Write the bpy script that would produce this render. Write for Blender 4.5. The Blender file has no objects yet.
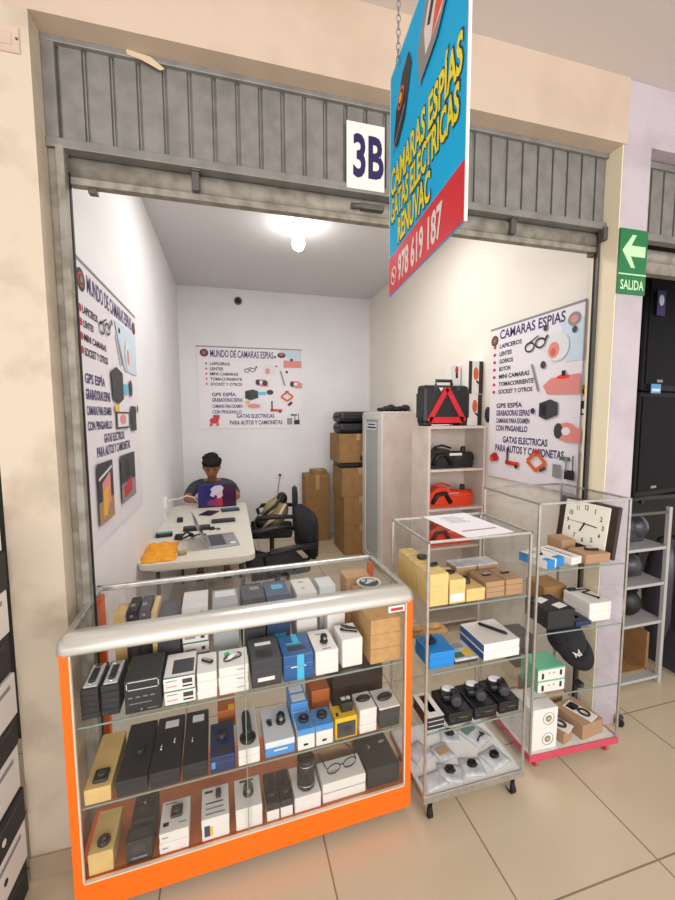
import bpy, bmesh, math, random
from mathutils import Vector, Matrix, Euler
random.seed(7)
PI = math.pi
S = bpy.context.scene
COL = S.collection

# ------------------------------------------------------------------ camera
YAW, PITCH, ROLL, CAMH, FPX = .2648, -.0872, -.0042, 1.6784, 395.16
_cy, _sy, _cp, _sp = math.cos(YAW), math.sin(YAW), math.cos(PITCH), math.sin(PITCH)
_f = Vector((_sy*_cp, _cy*_cp, _sp)); _r = Vector((_cy, -_sy, 0)); _u = _r.cross(_f)
_cr, _sr = math.cos(ROLL), math.sin(ROLL)
_r, _u = _cr*_r+_sr*_u, -_sr*_r+_cr*_u
cam = bpy.data.cameras.new('camera'); camo = bpy.data.objects.new('camera', cam); COL.objects.link(camo)
M3 = Matrix((_r, _u, -_f)).transposed()
camo.matrix_world = Matrix.Translation((0, 0, CAMH)) @ M3.to_4x4()
cam.sensor_fit = 'VERTICAL'; cam.sensor_height = 36; cam.lens = FPX/900*36
cam.clip_start = .02
S.camera = camo

# ------------------------------------------------------------------ world, lamps, exposure
w = bpy.data.worlds.new('World'); S.world = w; w.use_nodes = True
bg = w.node_tree.nodes['Background']; bg.inputs[0].default_value = (1, .97, .93, 1); bg.inputs[1].default_value = .8

def area(name, loc, rot, sx, sy, power, col):
    l = bpy.data.lights.new(name, 'AREA'); l.shape = 'RECTANGLE'; l.size = sx; l.size_y = sy; l.energy = power; l.color = col
    o = bpy.data.objects.new(name, l); COL.objects.link(o); o.location = loc; o.rotation_euler = rot
    return o
area('added_daylight_fill', (.2, -2.9, 2.0), (math.radians(88), 0, 0), 6, 1.9, 120, (1, .97, .94))  # added soft panel behind the camera, brightens shop and corridor
area('added_room_fill', (.66, 2.9, 3.26), (0, 0, 0), 1.5, .5, 21, (1, .97, .93))  # added unseen fill inside the shop front, hidden by the shutter header
BULB_STRENGTH = 36
S.view_settings.view_transform = 'Standard'; S.view_settings.look = 'None'
S.view_settings.gamma = 1; S.view_settings.use_curve_mapping = False
S.view_settings.exposure = 0.55
S.cycles.transparent_max_bounces = 40
S.cycles.max_bounces = 10

# ------------------------------------------------------------------ materials
def lin(h):
    h = h.lstrip('#'); v = [int(h[i:i+2], 16)/255 for i in (0, 2, 4)]
    return tuple(c/12.92 if c <= .04045 else ((c+.055)/1.055)**2.4 for c in v)+(1,)
MATS = {}
def mat(name, hexc, rough=.5, metal=0, noise=0, nscale=20, hex2=None, bump=0, spec=.5, emis=0, coat=0, detail=4, lo=.4, hi=.65):
    if name in MATS: return MATS[name]
    m = bpy.data.materials.new(name); m.use_nodes = True; nt = m.node_tree; b = nt.nodes['Principled BSDF']
    b.inputs['Base Color'].default_value = lin(hexc); b.inputs['Roughness'].default_value = rough
    b.inputs['Metallic'].default_value = metal; b.inputs['Specular IOR Level'].default_value = spec
    if coat: b.inputs['Coat Weight'].default_value = coat
    if hex2 or bump:
        tc = nt.nodes.new('ShaderNodeTexCoord'); n = nt.nodes.new('ShaderNodeTexNoise')
        n.inputs['Scale'].default_value = nscale; n.inputs['Detail'].default_value = detail
        nt.links.new(tc.outputs['Object'], n.inputs['Vector'])
        if hex2:
            r = nt.nodes.new('ShaderNodeValToRGB'); r.color_ramp.elements[0].color = lin(hexc); r.color_ramp.elements[1].color = lin(hex2)
            r.color_ramp.elements[0].position = lo; r.color_ramp.elements[1].position = hi
            nt.links.new(n.outputs['Fac'], r.inputs['Fac']); nt.links.new(r.outputs['Color'], b.inputs['Base Color'])
        if bump:
            bp = nt.nodes.new('ShaderNodeBump'); bp.inputs['Strength'].default_value = bump; bp.inputs['Distance'].default_value = .01
            nt.links.new(n.outputs['Fac'], bp.inputs['Height']); nt.links.new(bp.outputs['Normal'], b.inputs['Normal'])
    if emis:
        b.inputs['Emission Color'].default_value = (1, .97, .9, 1); b.inputs['Emission Strength'].default_value = emis
    MATS[name] = m; return m
def glass_mat(name, tint=(.93, .97, .95), refl=1.0):
    m = bpy.data.materials.new(name); m.use_nodes = True; nt = m.node_tree; nt.nodes.clear()
    o = nt.nodes.new('ShaderNodeOutputMaterial'); t = nt.nodes.new('ShaderNodeBsdfTransparent'); g = nt.nodes.new('ShaderNodeBsdfGlossy')
    mx = nt.nodes.new('ShaderNodeMixShader'); fr = nt.nodes.new('ShaderNodeFresnel'); mu = nt.nodes.new('ShaderNodeMath'); mu.operation = 'MULTIPLY'
    fr.inputs['IOR'].default_value = 1.45; mu.inputs[1].default_value = refl
    t.inputs[0].default_value = (*tint, 1); g.inputs['Roughness'].default_value = .03
    nt.links.new(fr.outputs[0], mu.inputs[0]); nt.links.new(mu.outputs[0], mx.inputs[0])
    nt.links.new(t.outputs[0], mx.inputs[1]); nt.links.new(g.outputs[0], mx.inputs[2]); nt.links.new(mx.outputs[0], o.inputs[0])
    return m
GL = glass_mat('clear_glass', (.985, .99, .988), .12)
GLE = mat('glass_edge_green', '#808E86', .15)

def tile_mat():
    m = bpy.data.materials.new('floor_tiles'); m.use_nodes = True; nt = m.node_tree; b = nt.nodes['Principled BSDF']
    tc = nt.nodes.new('ShaderNodeTexCoord'); mp = nt.nodes.new('ShaderNodeMapping'); br = nt.nodes.new('ShaderNodeTexBrick')
    mp.inputs['Location'].default_value = (-.3164+.6*10, -.39+.6*10, 0)
    br.offset = 0; br.squash = 1
    for k, v in (('Scale', 1), ('Mortar Size', .0035), ('Brick Width', .6), ('Row Height', .6), ('Mortar Smooth', .1), ('Bias', 0)): br.inputs[k].default_value = v
    br.inputs['Color1'].default_value = lin('#D0BFA5'); br.inputs['Color2'].default_value = lin('#CDBCA2'); br.inputs['Mortar'].default_value = lin('#8F7F6B')
    n = nt.nodes.new('ShaderNodeTexNoise'); n.inputs['Scale'].default_value = 3; n.inputs['Detail'].default_value = 6
    mix = nt.nodes.new('ShaderNodeMix'); mix.data_type = 'RGBA'; mix.blend_type = 'MULTIPLY'
    rp = nt.nodes.new('ShaderNodeValToRGB'); rp.color_ramp.elements[0].color = (.86, .84, .82, 1); rp.color_ramp.elements[1].color = (1, 1, 1, 1)
    nt.links.new(tc.outputs['Object'], mp.inputs['Vector']); nt.links.new(mp.outputs[0], br.inputs['Vector'])
    nt.links.new(tc.outputs['Object'], n.inputs['Vector']); nt.links.new(n.outputs['Fac'], rp.inputs['Fac'])
    mix.inputs['Factor'].default_value = .6
    nt.links.new(br.outputs['Color'], mix.inputs['A']); nt.links.new(rp.outputs['Color'], mix.inputs['B'])
    nt.links.new(mix.outputs['Result'], b.inputs['Base Color']); b.inputs['Roughness'].default_value = .22; b.inputs['Specular IOR Level'].default_value = .45
    return m
WHITEW = mat('white_wall_paint', '#EBEAEC', .75, hex2='#E6E5E8', nscale=2)
CEILW = mat('room_ceiling_paint', '#DAD9DC', .8)
PLAST = mat('aged_cream_plaster', '#C7B4A2', .85, hex2='#B8A491', nscale=3.2, bump=.25, detail=8, lo=.45, hi=.75)
PILL = mat('stained_pillar_plaster', '#C9BBA9', .85, hex2='#93846F', nscale=4.5, bump=.35, detail=10, lo=.5, hi=.85)
LILAC = mat('pillar_paint_lilac_lit', '#BDB3BC', .75, hex2='#AFA5AE', nscale=5, bump=.1)  # the different light on the pillar is put into this lilac tone
CREAMR = mat('reveal_paint_cream_lit', '#E6DABF', .75)  # light falling on the pillar side is put into this cream
CEILC = mat('corridor_ceiling_paint', '#CFC6C4', .85)
GALV = mat('dull_grey_painted_steel', '#8A8885', .5, .3, hex2='#7C7A77', nscale=14)
GALVD = mat('dark_grey_steel', '#5C5A57', .5, .4)
RUSTY = mat('worn_steel_jamb', '#98938A', .6, .2, hex2='#7E776C', nscale=18, bump=.2)
BLACK = mat('black_plastic', '#17171A', .45)
BLACKM = mat('matt_black_card', '#26262A', .6)
DGREY = mat('charcoal_card', '#3A3A40', .55)
RUB = mat('black_rubber', '#101012', .7)
ORANGE = mat('orange_melamine', '#F46A06', .4)
ALU = mat('brushed_aluminium', '#C9C8C4', .33, .85, hex2='#B9B8B4', nscale=30)
ALUW = mat('satin_white_aluminium_rail', '#DAD8D2', .3, .45)
WMET = mat('white_painted_metal', '#DDDAD6', .4)
CHROME = mat('chrome', '#D8D8DA', .12, 1)
WCARD = mat('white_card', '#E6E1DD', .5)
WCARD2 = mat('cool_white_card', '#DDE0E3', .5)
KRAFT = mat('kraft_card', '#C39A66', .75, hex2='#B98F5C', nscale=30)
PALEK = mat('pale_yellow_kraft_card', '#DDBD7C', .7, hex2='#D6B573', nscale=25)
BROWNB = mat('brown_corrugated_card', '#9A7448', .8, hex2='#8E6A40', nscale=12)
BROWNK = mat('grey_brown_kraft_card', '#A98767', .75)
TAPE = mat('packing_tape', '#B8946A', .25)
BLUE = mat('bright_blue_card', '#1784D0', .4)
NAVY = mat('navy_blue_card', '#24345F', .45)
MIDB = mat('glossy_mid_blue_card', '#245A92', .3)
CYANM = mat('cyan_print', '#46B7DC', .3)
SKYB = mat('pale_blue_print', '#4C93D6', .4)
YEL = mat('yellow_card', '#E9B81F', .45)
GREEN = mat('sea_green_card', '#6FB795', .5)
DGREEN = mat('dark_green_print', '#3B6E58', .5)
RED = mat('red_print', '#C22B30', .45)
REDO = mat('red_orange_painted_steel', '#E8401C', .35)
TRED = mat('bright_red_reflector', '#D8232E', .3)
PINK = mat('pink_plastic_edge', '#C8485E', .4)
PURP = mat('purple_print', '#3A2E66', .5)
INK = mat('black_ink', '#1C1A22', .5)
GREYINK = mat('grey_ink', '#8C8A8C', .5)
BANNER = mat('white_vinyl_banner', '#E9E3EA', .4)
SALMON = mat('salmon_print', '#DE8C86', .5)
ORPR = mat('orange_print', '#D9622E', .5)
LBLUE = mat('light_blue_print', '#C9DBEA', .5)
SIGNB = mat('cyan_sign_vinyl', '#0FB4EE', .6, spec=.2)
SIGNR = mat('red_sign_vinyl', '#E01F33', .35)
SIGNY = mat('yellow_sign_print', '#F5E61A', .35)
SIGNG = mat('green_sign', '#16713F', .4)
SIGNL = mat('pale_green_sign_print', '#BFE3B5', .4)
SKIN = mat('brown_skin', '#9A664C', .55)
HAIR = mat('black_hair', '#0B090A', .85)
SHIRT = mat('dark_grey_blue_shirt', '#3D4554', .85)
JEANS = mat('dark_trousers', '#23262F', .85)
TABLEW = mat('off_white_plastic_table', '#D9D4C7', .45)
OCLOTH = mat('yellow_orange_cloth', '#F0A51E', .8, hex2='#E0931A', nscale=40, bump=.3)
KHAKI = mat('khaki_canvas', '#9C8A68', .85, hex2='#8D7B5A', nscale=40)
CHAIRB = mat('black_chair_fabric', '#17171C', .8)
SILVER = mat('silver_laptop_shell', '#A3A4A8', .35, .6)
KEYB = mat('dark_keyboard', '#45464B', .5)
TEAL = mat('teal_plastic_bag', '#2D9AAB', .4)
LAMW = mat('whitewashed_wood_laminate', '#D9CBC2', .55, hex2='#CFC0B6', nscale=6)
CLOCKF = mat('cream_clock_face', '#EFEBDD', .45)
DWOOD = mat('dark_brown_frame', '#35261F', .4)
BULBM = mat('lit_bulb', '#FFFFFF', .3, emis=BULB_STRENGTH)
PVCB = mat('clear_white_plastic_pack', '#C8C9CC', .25, hex2='#AEB0B5', nscale=25, bump=.4)
DARKSHOP = mat('unlit_shop_gloom', '#2A2522', .9)  # gloom of the unlit neighbouring units put into a dark surface colour
BASEB = mat('tile_skirting', '#A8957F', .5)
DECKB = mat('dark_brown_melamine', '#3A2C24', .5)
RUSTDECK = mat('orange_brown_melamine', '#B4602C', .5)
PAPER = mat('white_paper', '#EFEDF3', .6)

# ------------------------------------------------------------------ mesh helpers
class MB:
    def __init__(s): s.bm = bmesh.new(); s.mats = []; s.cur = 0
    def m(s, mt):
        if mt not in s.mats: s.mats.append(mt)
        s.cur = s.mats.index(mt); return s
    def _f(s, faces, smooth=False):
        for f in faces: f.material_index = s.cur; f.smooth = smooth
    def box(s, x0, x1, y0, y1, z0, z1, b=0, M=None):
        vs = [s.bm.verts.new((x, y, z)) for z in (z0, z1) for y in (y0, y1) for x in (x0, x1)]
        q = [(0, 2, 3, 1), (4, 5, 7, 6), (0, 1, 5, 4), (2, 6, 7, 3), (0, 4, 6, 2), (1, 3, 7, 5)]
        fs = [s.bm.faces.new([vs[i] for i in f]) for f in q]; s._f(fs)
        if b:
            es = list({e for f in fs for e in f.edges})
            r = bmesh.ops.bevel(s.bm, geom=es, offset=b, segments=2, affect='EDGES', profile=.5)
            s._f(r['faces']); vs = list({v for f in r['faces'] for v in f.verts} | {v for v in vs if v.is_valid})
        if M is not None: bmesh.ops.transform(s.bm, matrix=M, verts=[v for v in vs if v.is_valid])
        return s
    def tube(s, pts, r, seg=8, close=False):
        pts = [Vector(p) for p in pts]; n = len(pts); rings = []
        rr = r if isinstance(r, (list, tuple)) else [r]*n
        up = Vector((0, 0, 1))
        for i, p in enumerate(pts):
            if close: t = pts[(i+1) % n]-pts[i-1]
            else: t = pts[min(i+1, n-1)]-pts[max(i-1, 0)]
            t.normalize(); a = up if abs(t.dot(up)) < .95 else Vector((1, 0, 0))
            x = t.cross(a).normalized(); y = x.cross(t)
            rings.append([s.bm.verts.new(p+(x*math.cos(2*PI*k/seg)+y*math.sin(2*PI*k/seg))*rr[i]) for k in range(seg)])
        fs = []
        for i in range(n if close else n-1):
            A, B = rings[i], rings[(i+1) % n]
            for k in range(seg): fs.append(s.bm.faces.new((A[k], A[(k+1) % seg], B[(k+1) % seg], B[k])))
        s._f(fs, True)
        if not close: s._f([s.bm.faces.new(rings[0]), s.bm.faces.new(rings[-1][::-1])])
        return s
    def lathe(s, prof, c=(0, 0, 0), seg=20, M=None, smooth=True):
        c = Vector(c); rings = []; allv = []
        for r, z in prof:
            ring = [s.bm.verts.new(c+Vector((r*math.cos(2*PI*k/seg), r*math.sin(2*PI*k/seg), z))) for k in range(seg)]
            rings.append(ring); allv += ring
        fs = []
        for A, B in zip(rings, rings[1:]):
            for k in range(seg): fs.append(s.bm.faces.new((A[k], A[(k+1) % seg], B[(k+1) % seg], B[k])))
        s._f(fs, smooth); s._f([s.bm.faces.new(rings[0][::-1]), s.bm.faces.new(rings[-1])])
        if M is not None: bmesh.ops.transform(s.bm, matrix=M, verts=allv)
        return s
    def ball(s, c, rx, ry=None, rz=None, seg=14, rot=None):
        ry = rx if ry is None else ry; rz = rx if rz is None else rz
        M = Matrix.Translation(c) @ (rot.to_matrix().to_4x4() if rot else Matrix()) @ Matrix.Diagonal((rx, ry, rz, 1))
        r = bmesh.ops.create_uvsphere(s.bm, u_segments=seg, v_segments=max(6, seg//2+2), radius=1, matrix=M)
        s._f({f for v in r['verts'] for f in v.link_faces}, True); return s
    def prism(s, poly, y0, y1, M=None):       # polygon in XZ extruded along Y
        a = [s.bm.verts.new((x, y0, z)) for x, z in poly]; b = [s.bm.verts.new((x, y1, z)) for x, z in poly]
        n = len(poly); fs = [s.bm.faces.new(a), s.bm.faces.new(b[::-1])]
        for i in range(n): fs.append(s.bm.faces.new((a[(i+1) % n], a[i], b[i], b[(i+1) % n])))
        s._f(fs)
        if M is not None: bmesh.ops.transform(s.bm, matrix=M, verts=a+b)
        return s
    def bar(s, p, q, wx, wy=None):            # square bar between two points
        p, q = Vector(p), Vector(q); d = q-p; wy = wy or wx
        M = Matrix.Translation(p) @ d.to_track_quat('Z', 'X').to_matrix().to_4x4()
        return s.box(-wx/2, wx/2, -wy/2, wy/2, 0, d.length, M=M)
    def build(s, name, mt=None, parent=None, loc=(0, 0, 0), rot=(0, 0, 0)):
        bmesh.ops.recalc_face_normals(s.bm, faces=s.bm.faces)
        me = bpy.data.meshes.new(name); s.bm.to_mesh(me); s.bm.free()
        for x in (s.mats or [mt]): me.materials.append(x)
        o = bpy.data.objects.new(name, me); COL.objects.link(o); o.location = loc; o.rotation_euler = rot
        if parent: o.parent = parent
        return o
def thing(name, label, cat, loc=(0, 0, 0), rot=0, group=None):
    o = bpy.data.objects.new(name, None); o.empty_display_size = .05; COL.objects.link(o)
    o.location = loc; o.rotation_euler = (0, 0, rot) if not isinstance(rot, tuple) else rot
    o['label'] = label; o['category'] = cat
    if group: o['group'] = group
    return o
def tag(o, label, cat, group=None):
    o['label'] = label; o['category'] = cat
    if group: o['group'] = group
    return o
def struct(o): o['kind'] = 'structure'; return o
def sbox(name, x0, x1, y0, y1, z0, z1, mt, b=0, parent=None):
    o = MB().box(x0, x1, y0, y1, z0, z1, b).build(name, mt, parent)
    if not parent: struct(o)
    return o
def dup(root, loc=None, rot=None, label=None, parent=None):
    r = root.copy(); COL.objects.link(r)
    if loc is not None: r.location = loc
    if rot is not None: r.rotation_euler = rot if isinstance(rot, tuple) else (0, 0, rot)
    if label: r['label'] = label
    for ch in list(root.children):
        c = ch.copy(); COL.objects.link(c); c.parent = r
        for g in ch.children:
            d = g.copy(); COL.objects.link(d); d.parent = c
    return r
def font_mesh(st, bold=0):
    cu = bpy.data.curves.new('t', 'FONT'); cu.body = st; cu.size = 1; cu.offset = bold; cu.resolution_u = 3; cu.fill_mode = 'BOTH'
    o = bpy.data.objects.new('t', cu); COL.objects.link(o)
    dg = bpy.context.evaluated_depsgraph_get(); me = bpy.data.meshes.new_from_object(o.evaluated_get(dg))
    bpy.data.objects.remove(o); bpy.data.curves.remove(cu)
    return me
def text(parent, st, x0, x1, z0, z1, mt, y=0, bold=.02, name='lettering', flat=False):
    """lettering in the parent's XZ plane facing -Y (or its XY plane when flat), fitted into a box"""
    me = font_mesh(st, bold); xs = [v.co.x for v in me.vertices]; ys = [v.co.y for v in me.vertices]
    a, b, c, d = min(xs), max(xs), min(ys), max(ys)
    for v in me.vertices:
        px = x0+(v.co.x-a)/(b-a)*(x1-x0); pz = z0+(v.co.y-c)/(d-c)*(z1-z0)
        v.co = (px, pz, y) if flat else (px, y, pz)
    me.name = name; me.materials.clear(); me.materials.append(mt)
    o = bpy.data.objects.new(name, me); COL.objects.link(o); o.parent = parent
    return o
def apply_mods(o):
    bpy.context.view_layer.update()
    dg = bpy.context.evaluated_depsgraph_get(); me = bpy.data.meshes.new_from_object(o.evaluated_get(dg))
    o.modifiers.clear(); o.data = me
    return o

# ------------------------------------------------------------------ the setting
fl = MB().box(-4, 6, -3, 5.36, -.05, 0).build('floor', tile_mat()); struct(fl)
sbox('wall_left', -.70, -.59, 1.72, 5.36, 0, 3.29, WHITEW)
sbox('wall_right', 1.93, 2.04, 1.70, 5.36, 0, 3.29, mat('white_wall_warm_light_tint', '#EDE6DB', .75, hex2='#E9E2D8', nscale=2))  # warm light on this wall is mixed into its white
sbox('wall_back', -.70, 2.04, 5.36, 5.46, 0, 3.29, WHITEW)
sbox('ceiling', -.70, 2.04, 1.72, 5.46, 3.29, 3.36, CEILW)
sbox('ceiling_corridor', -4, 6, -.75, 1.6, 3.235, 3.30, CEILC)
sbox('wall_front', -4, 1.842, 1.55, 1.72, 2.945, 3.235, PLAST)
sbox('trim_1', -.74, -.575, 1.55, 1.78, 0, 2.945, PILL)
sbox('baseboard_left', -.743, -.572, 1.540, 1.56, 0, .085, BASEB, .002)
p = MB().m(LILAC).box(1.830, 2.0, 1.555, 1.70, 0, 3.235, .004)
p.m(CREAMR).box(1.824, 1.830, 1.558, 1.70, 0, 2.945)
struct(p.build('trim_2'))
sbox('trim_3', 2.0, 6, 1.56, 1.72, 2.96, 3.235, LILAC)
# header above the opening: inside face of the shutter box
sbox('trim_4', -.59, 1.93, 1.68, 1.72, 2.58, 3.29, WHITEW)
# neighbouring units, dark inside
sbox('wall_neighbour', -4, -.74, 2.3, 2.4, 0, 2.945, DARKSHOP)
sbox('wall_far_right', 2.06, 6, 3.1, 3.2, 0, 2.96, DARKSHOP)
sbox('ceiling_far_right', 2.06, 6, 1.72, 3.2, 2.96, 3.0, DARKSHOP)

# roller shutter: housing of upright pressed slats, guides and bottom bar
dr = bpy.data.objects.new('door_1', None); COL.objects.link(dr); struct(dr)
h = MB().box(-.573, 1.885, 1.655, 1.675, 2.592, 2.952)
n = 28
for i in range(n+1):
    x = -.532+i*(1.850+.532)/n
    if i < n: h.box(x+.004, x+.074, 1.643, 1.656, 2.61, 2.935, .003).box(x+.077, x+.083, 1.648, 1.656, 2.61, 2.935, .002)
h.build('housing_panel', GALV, dr)
f = MB().box(-.575, -.535, 1.628, 1.67, 2.59, 2.953, .003).box(1.85, 1.885, 1.628, 1.67, 2.59, 2.953, .003)
f.box(-.575, 1.885, 1.626, 1.67, 2.925, 2.953, .003).box(-.575, 1.885, 1.622, 1.67, 2.59, 2.622, .003)
f.build('housing_frame', GALV, dr)
MB().tube([(-.55, 1.70, 2.555), (1.90, 1.70, 2.555)], .045, 14).build('shutter_roll', RUSTY, dr)
MB().box(-.54, 1.89, 1.664, 1.70, 2.497, 2.522, .003).box(-.54, 1.89, 1.68, 1.72, 2.522, 2.60).build('bottom_bar', RUSTY, dr)
for x in (-.10, 1.30):
    MB().box(x-.014, x+.014, 1.638, 1.66, 2.52, 2.60, .003).box(x-.012, x+.02, 1.63, 1.652, 2.585, 2.605, .002).build('bracket', GALVD, dr)
MB().box(.55, .65, 1.63, 1.662, 2.535, 2.557, .004).tube([(.51, 1.645, 2.545), (.58, 1.64, 2.548), (.65, 1.645, 2.545)], .012, 8).build('lock_bolt', GALVD, dr)
j = MB().m(RUSTY).box(-.575, -.522, 1.635, 1.67, 0, 2.60, .004).box(-.548, -.522, 1.62, 1.64, 0, 2.60, .003).m(RUB).box(-.526, -.519, 1.655, 1.672, 0, 2.53)
j.build('guide_rail', None, dr)
j = MB().m(GALVD).box(1.812, 1.824, 1.65, 1.662, 0, 2.58).m(RUB).box(1.822, 1.842, 1.662, 1.685, 0, 2.53)
j.m(GALVD).box(1.80, 1.824, 1.61, 1.65, 2.535, 2.60, .006)
j.build('guide_rail', None, dr)
MB().box(-.47, -.44, 1.675, 1.70, 2.478, 2.497, .003).box(1.79, 1.83, 1.675, 1.70, 2.48, 2.497, .003).build('end_stop', GALVD, dr)
dr2 = bpy.data.objects.new('door_2', None); COL.objects.link(dr2); struct(dr2)
h = MB().box(2.002, 4.5, 1.655, 1.675, 2.585, 2.95)
for i in range(26): h.box(2.04+i*.086, 2.04+i*.086+.074, 1.641, 1.656, 2.60, 2.93, .004)
h.build('housing_panel', GALV, dr2)
MB().box(2.002, 4.5, 1.626, 1.67, 2.925, 2.955, .003).box(2.075, 4.5, 1.622, 1.67, 2.57, 2.605, .003).box(2.002, 2.03, 1.626, 1.67, 2.57, 2.95).build('housing_frame', GALV, dr2)
MB().box(2.01, 4.5, 1.70, 1.75, 2.44, 2.50).tube([(2.01, 1.72, 2.53), (4.5, 1.72, 2.53)], .04, 10).build('shutter_roll', RUSTY, dr2)

# ------------------------------------------------------------------ fixed signs and fittings
s = thing('unit_sign', 'white plate with navy 3B fixed on the grey shutter housing', 'sign', (.565, 1.625, 2.73))
MB().box(-.082, .082, -.004, .002, -.128, .128, .002).build('plate', WCARD, s)
text(s, '3B', -.055, .078, -.085, .085, mat('navy_letter', '#1F1E52', .4), -.0052, .03)
s = thing('exit_sign', 'green exit sign with arrow on the pillar right of the shop', 'sign', (1.912, 1.55, 2.415))
MB().box(-.086, .086, -.004, .004, -.152, .152, .001).build('plate', SIGNG, s)
MB().box(-.086, .086, -.0052, -.003, -.062, -.056).build('divider_line', SIGNL, s)
MB().prism([(-.072, .05), (-.012, .125), (.012, .125), (-.018, .075), (.072, .075), (.072, .025), (-.018, .025), (.012, -.028), (-.012, -.028)], -.0056, -.004).build('arrow', SIGNL, s)
text(s, 'SALIDA', -.074, .074, -.132, -.085, SIGNL, -.0056, .02)

t = thing('adhesive_tape', 'torn strip of tan tape on the shutter housing top edge', 'tape', (-.255, 1.6235, 2.93))
MB().prism([(-.06, .018), (.02, .008), (.065, -.022), (.05, -.03), (-.01, -.008), (-.055, .0)], 0, .0012).build('tape', mat('tan_tape', '#CDB99A', .6), t)
t = thing('wall_plate', 'cream painted cover plate high on the left pillar', 'plate', (-.64, 1.55, 2.845))
MB().box(-.045, .04, -.006, .001, -.04, .035, .002).box(-.02, .02, -.008, -.005, -.02, .015, .002).build('cover', PLAST, t); MB().lathe([(.004, 0), (.004, .002)], M=Matrix.Translation((.034, -.006, 0)) @ Euler((PI/2, 0, 0)).to_matrix().to_4x4(), seg=10).build('screw', GALVD, t)
def bulbthing():
    b = thing('ceiling_bulb', 'lit white bulb in a round holder on the shop ceiling', 'lamp', (.60, 3.45, 3.29))
    MB().lathe([(.062, 0), (.062, -.012), (.045, -.03), (.03, -.06), (.028, -.075)], seg=24).build('lamp_holder', WCARD, b)
    MB().lathe([(.018, -.075), (.026, -.10), (.05, -.135), (.054, -.165), (.042, -.20), (.015, -.217)], seg=24).build('bulb', BULBM, b)
bulbthing()
d = thing('dome_camera', 'small dark dome camera high on the back wall', 'camera', (.141, 5.36, 3.144), (PI/2, 0, 0))
MB().lathe([(.05, 0), (.05, .012), (.04, .02)], seg=20).build('mount', mat('grey_plastic', '#77787C', .5), d)
MB().lathe([(.04, .018), (.036, .035), (.022, .052), (.005, .058)], seg=20).build('dome', BLACK, d)

# ------------------------------------------------------------------ banners
def ell(cx, cz, rx, rz, n=16, a0=0): return [(cx+rx*math.cos(2*PI*k/n+a0), cz+rz*math.sin(2*PI*k/n+a0)) for k in range(n)]
def blob(parent, shapes, y=-.0022, name='product_picture'):
    """flat print: shapes that touch each other form one picture, each picture its own part"""
    bb = [(min(p[0] for p in q)-.002, max(p[0] for p in q)+.002, min(p[1] for p in q)-.002, max(p[1] for p in q)+.002) for q, m in shapes]
    par = list(range(len(shapes)))
    def find(a):
        while par[a] != a: a = par[a]
        return a
    for a in range(len(shapes)):
        for b in range(a):
            if shapes[a][1] is LBLUE or shapes[b][1] is LBLUE: continue
            A, Bq = bb[a], bb[b]
            if A[0] < Bq[1] and Bq[0] < A[1] and A[2] < Bq[3] and Bq[2] < A[3]: par[find(a)] = find(b)
    cl = {}
    for k, sp in enumerate(shapes): cl.setdefault(find(k), []).append((k, sp))
    for ks in cl.values():
        mb = MB()
        for k, (poly, mt) in ks: mb.m(mt).prism(poly, y-.00012*k, y-.00012*k+.0001)
        nm = name
        if len(ks) == 1: nm = 'bullet_dot' if ks[0][1][1] is RED else 'printed_shape'
        mb.build(nm, None, parent)
def rect(x0, x1, z0, z1): return [(x0, z0), (x1, z0), (x1, z1), (x0, z1)]
def line(x0, z0, x1, z1, w):
    d = Vector((x1-x0, z1-z0)).normalized(); nx, nz = -d.y*w/2, d.x*w/2
    return [(x0+nx, z0+nz), (x1+nx, z1+nz), (x1-nx, z1-nz), (x0-nx, z0-nz)]
def ring(cx, cz, r, w, n=14, rz=None):
    rz = rz or r; return [line(cx+r*math.cos(2*PI*k/n), cz+rz*math.sin(2*PI*k/n), cx+r*math.cos(2*PI*(k+1)/n), cz+rz*math.sin(2*PI*(k+1)/n), w) for k in range(n)]
def glasses_pic(cx, cz, w, mt=INK):
    out = [(q, mt) for q in ring(cx-w*.22, cz-w*.05, w*.17, w*.045, 12, w*.12)]+[(q, mt) for q in ring(cx+w*.17, cz, w*.17, w*.045, 12, w*.12)]
    return out+[(line(cx+w*.33, cz+w*.03, cx+w*.42, cz+w*.16, w*.06), mt), (line(cx-w*.38, cz, cx+.1*w, cz+w*.2, w*.035), mt)]
def board(name, label, loc, rot, W, H):
    b = thing(name, label, 'banner', loc, rot)
    MB().box(-W/2, W/2, -.001, .004, -H/2, H/2).build('vinyl_sheet', BANNER, b)
    MB().box(-W/2-.01, W/2+.01, -.004, .006, H/2-.006, H/2+.008, .002).build('top_rail', GREYINK, b)
    return b
def pic_red_jack(cx, cz, s): return [(rect(cx-s*.5, cx+s*.5, cz-s*.12, cz+s*.08), RED), (rect(cx-s*.42, cx-s*.3, cz, cz+s*.75), INK), (ell(cx+s*.3, cz-.02, s*.12, s*.12, 8), INK), (line(cx-.1*s, cz+.05*s, cx+.5*s, cz-.02*s, s*.1), REDO)]
def pic_scissor(cx, cz, s): return [(line(cx-s*.5, cz, cx, cz+s*.4, s*.16), ORPR), (line(cx, cz+s*.4, cx+s*.5, cz, s*.16), ORPR), (line(cx-s*.5, cz, cx, cz-s*.35, s*.16), ORPR), (line(cx, cz-s*.35, cx+s*.5, cz, s*.16), ORPR), (rect(cx-s*.14, cx+s*.14, cz+s*.34, cz+s*.5), RED)]
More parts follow.
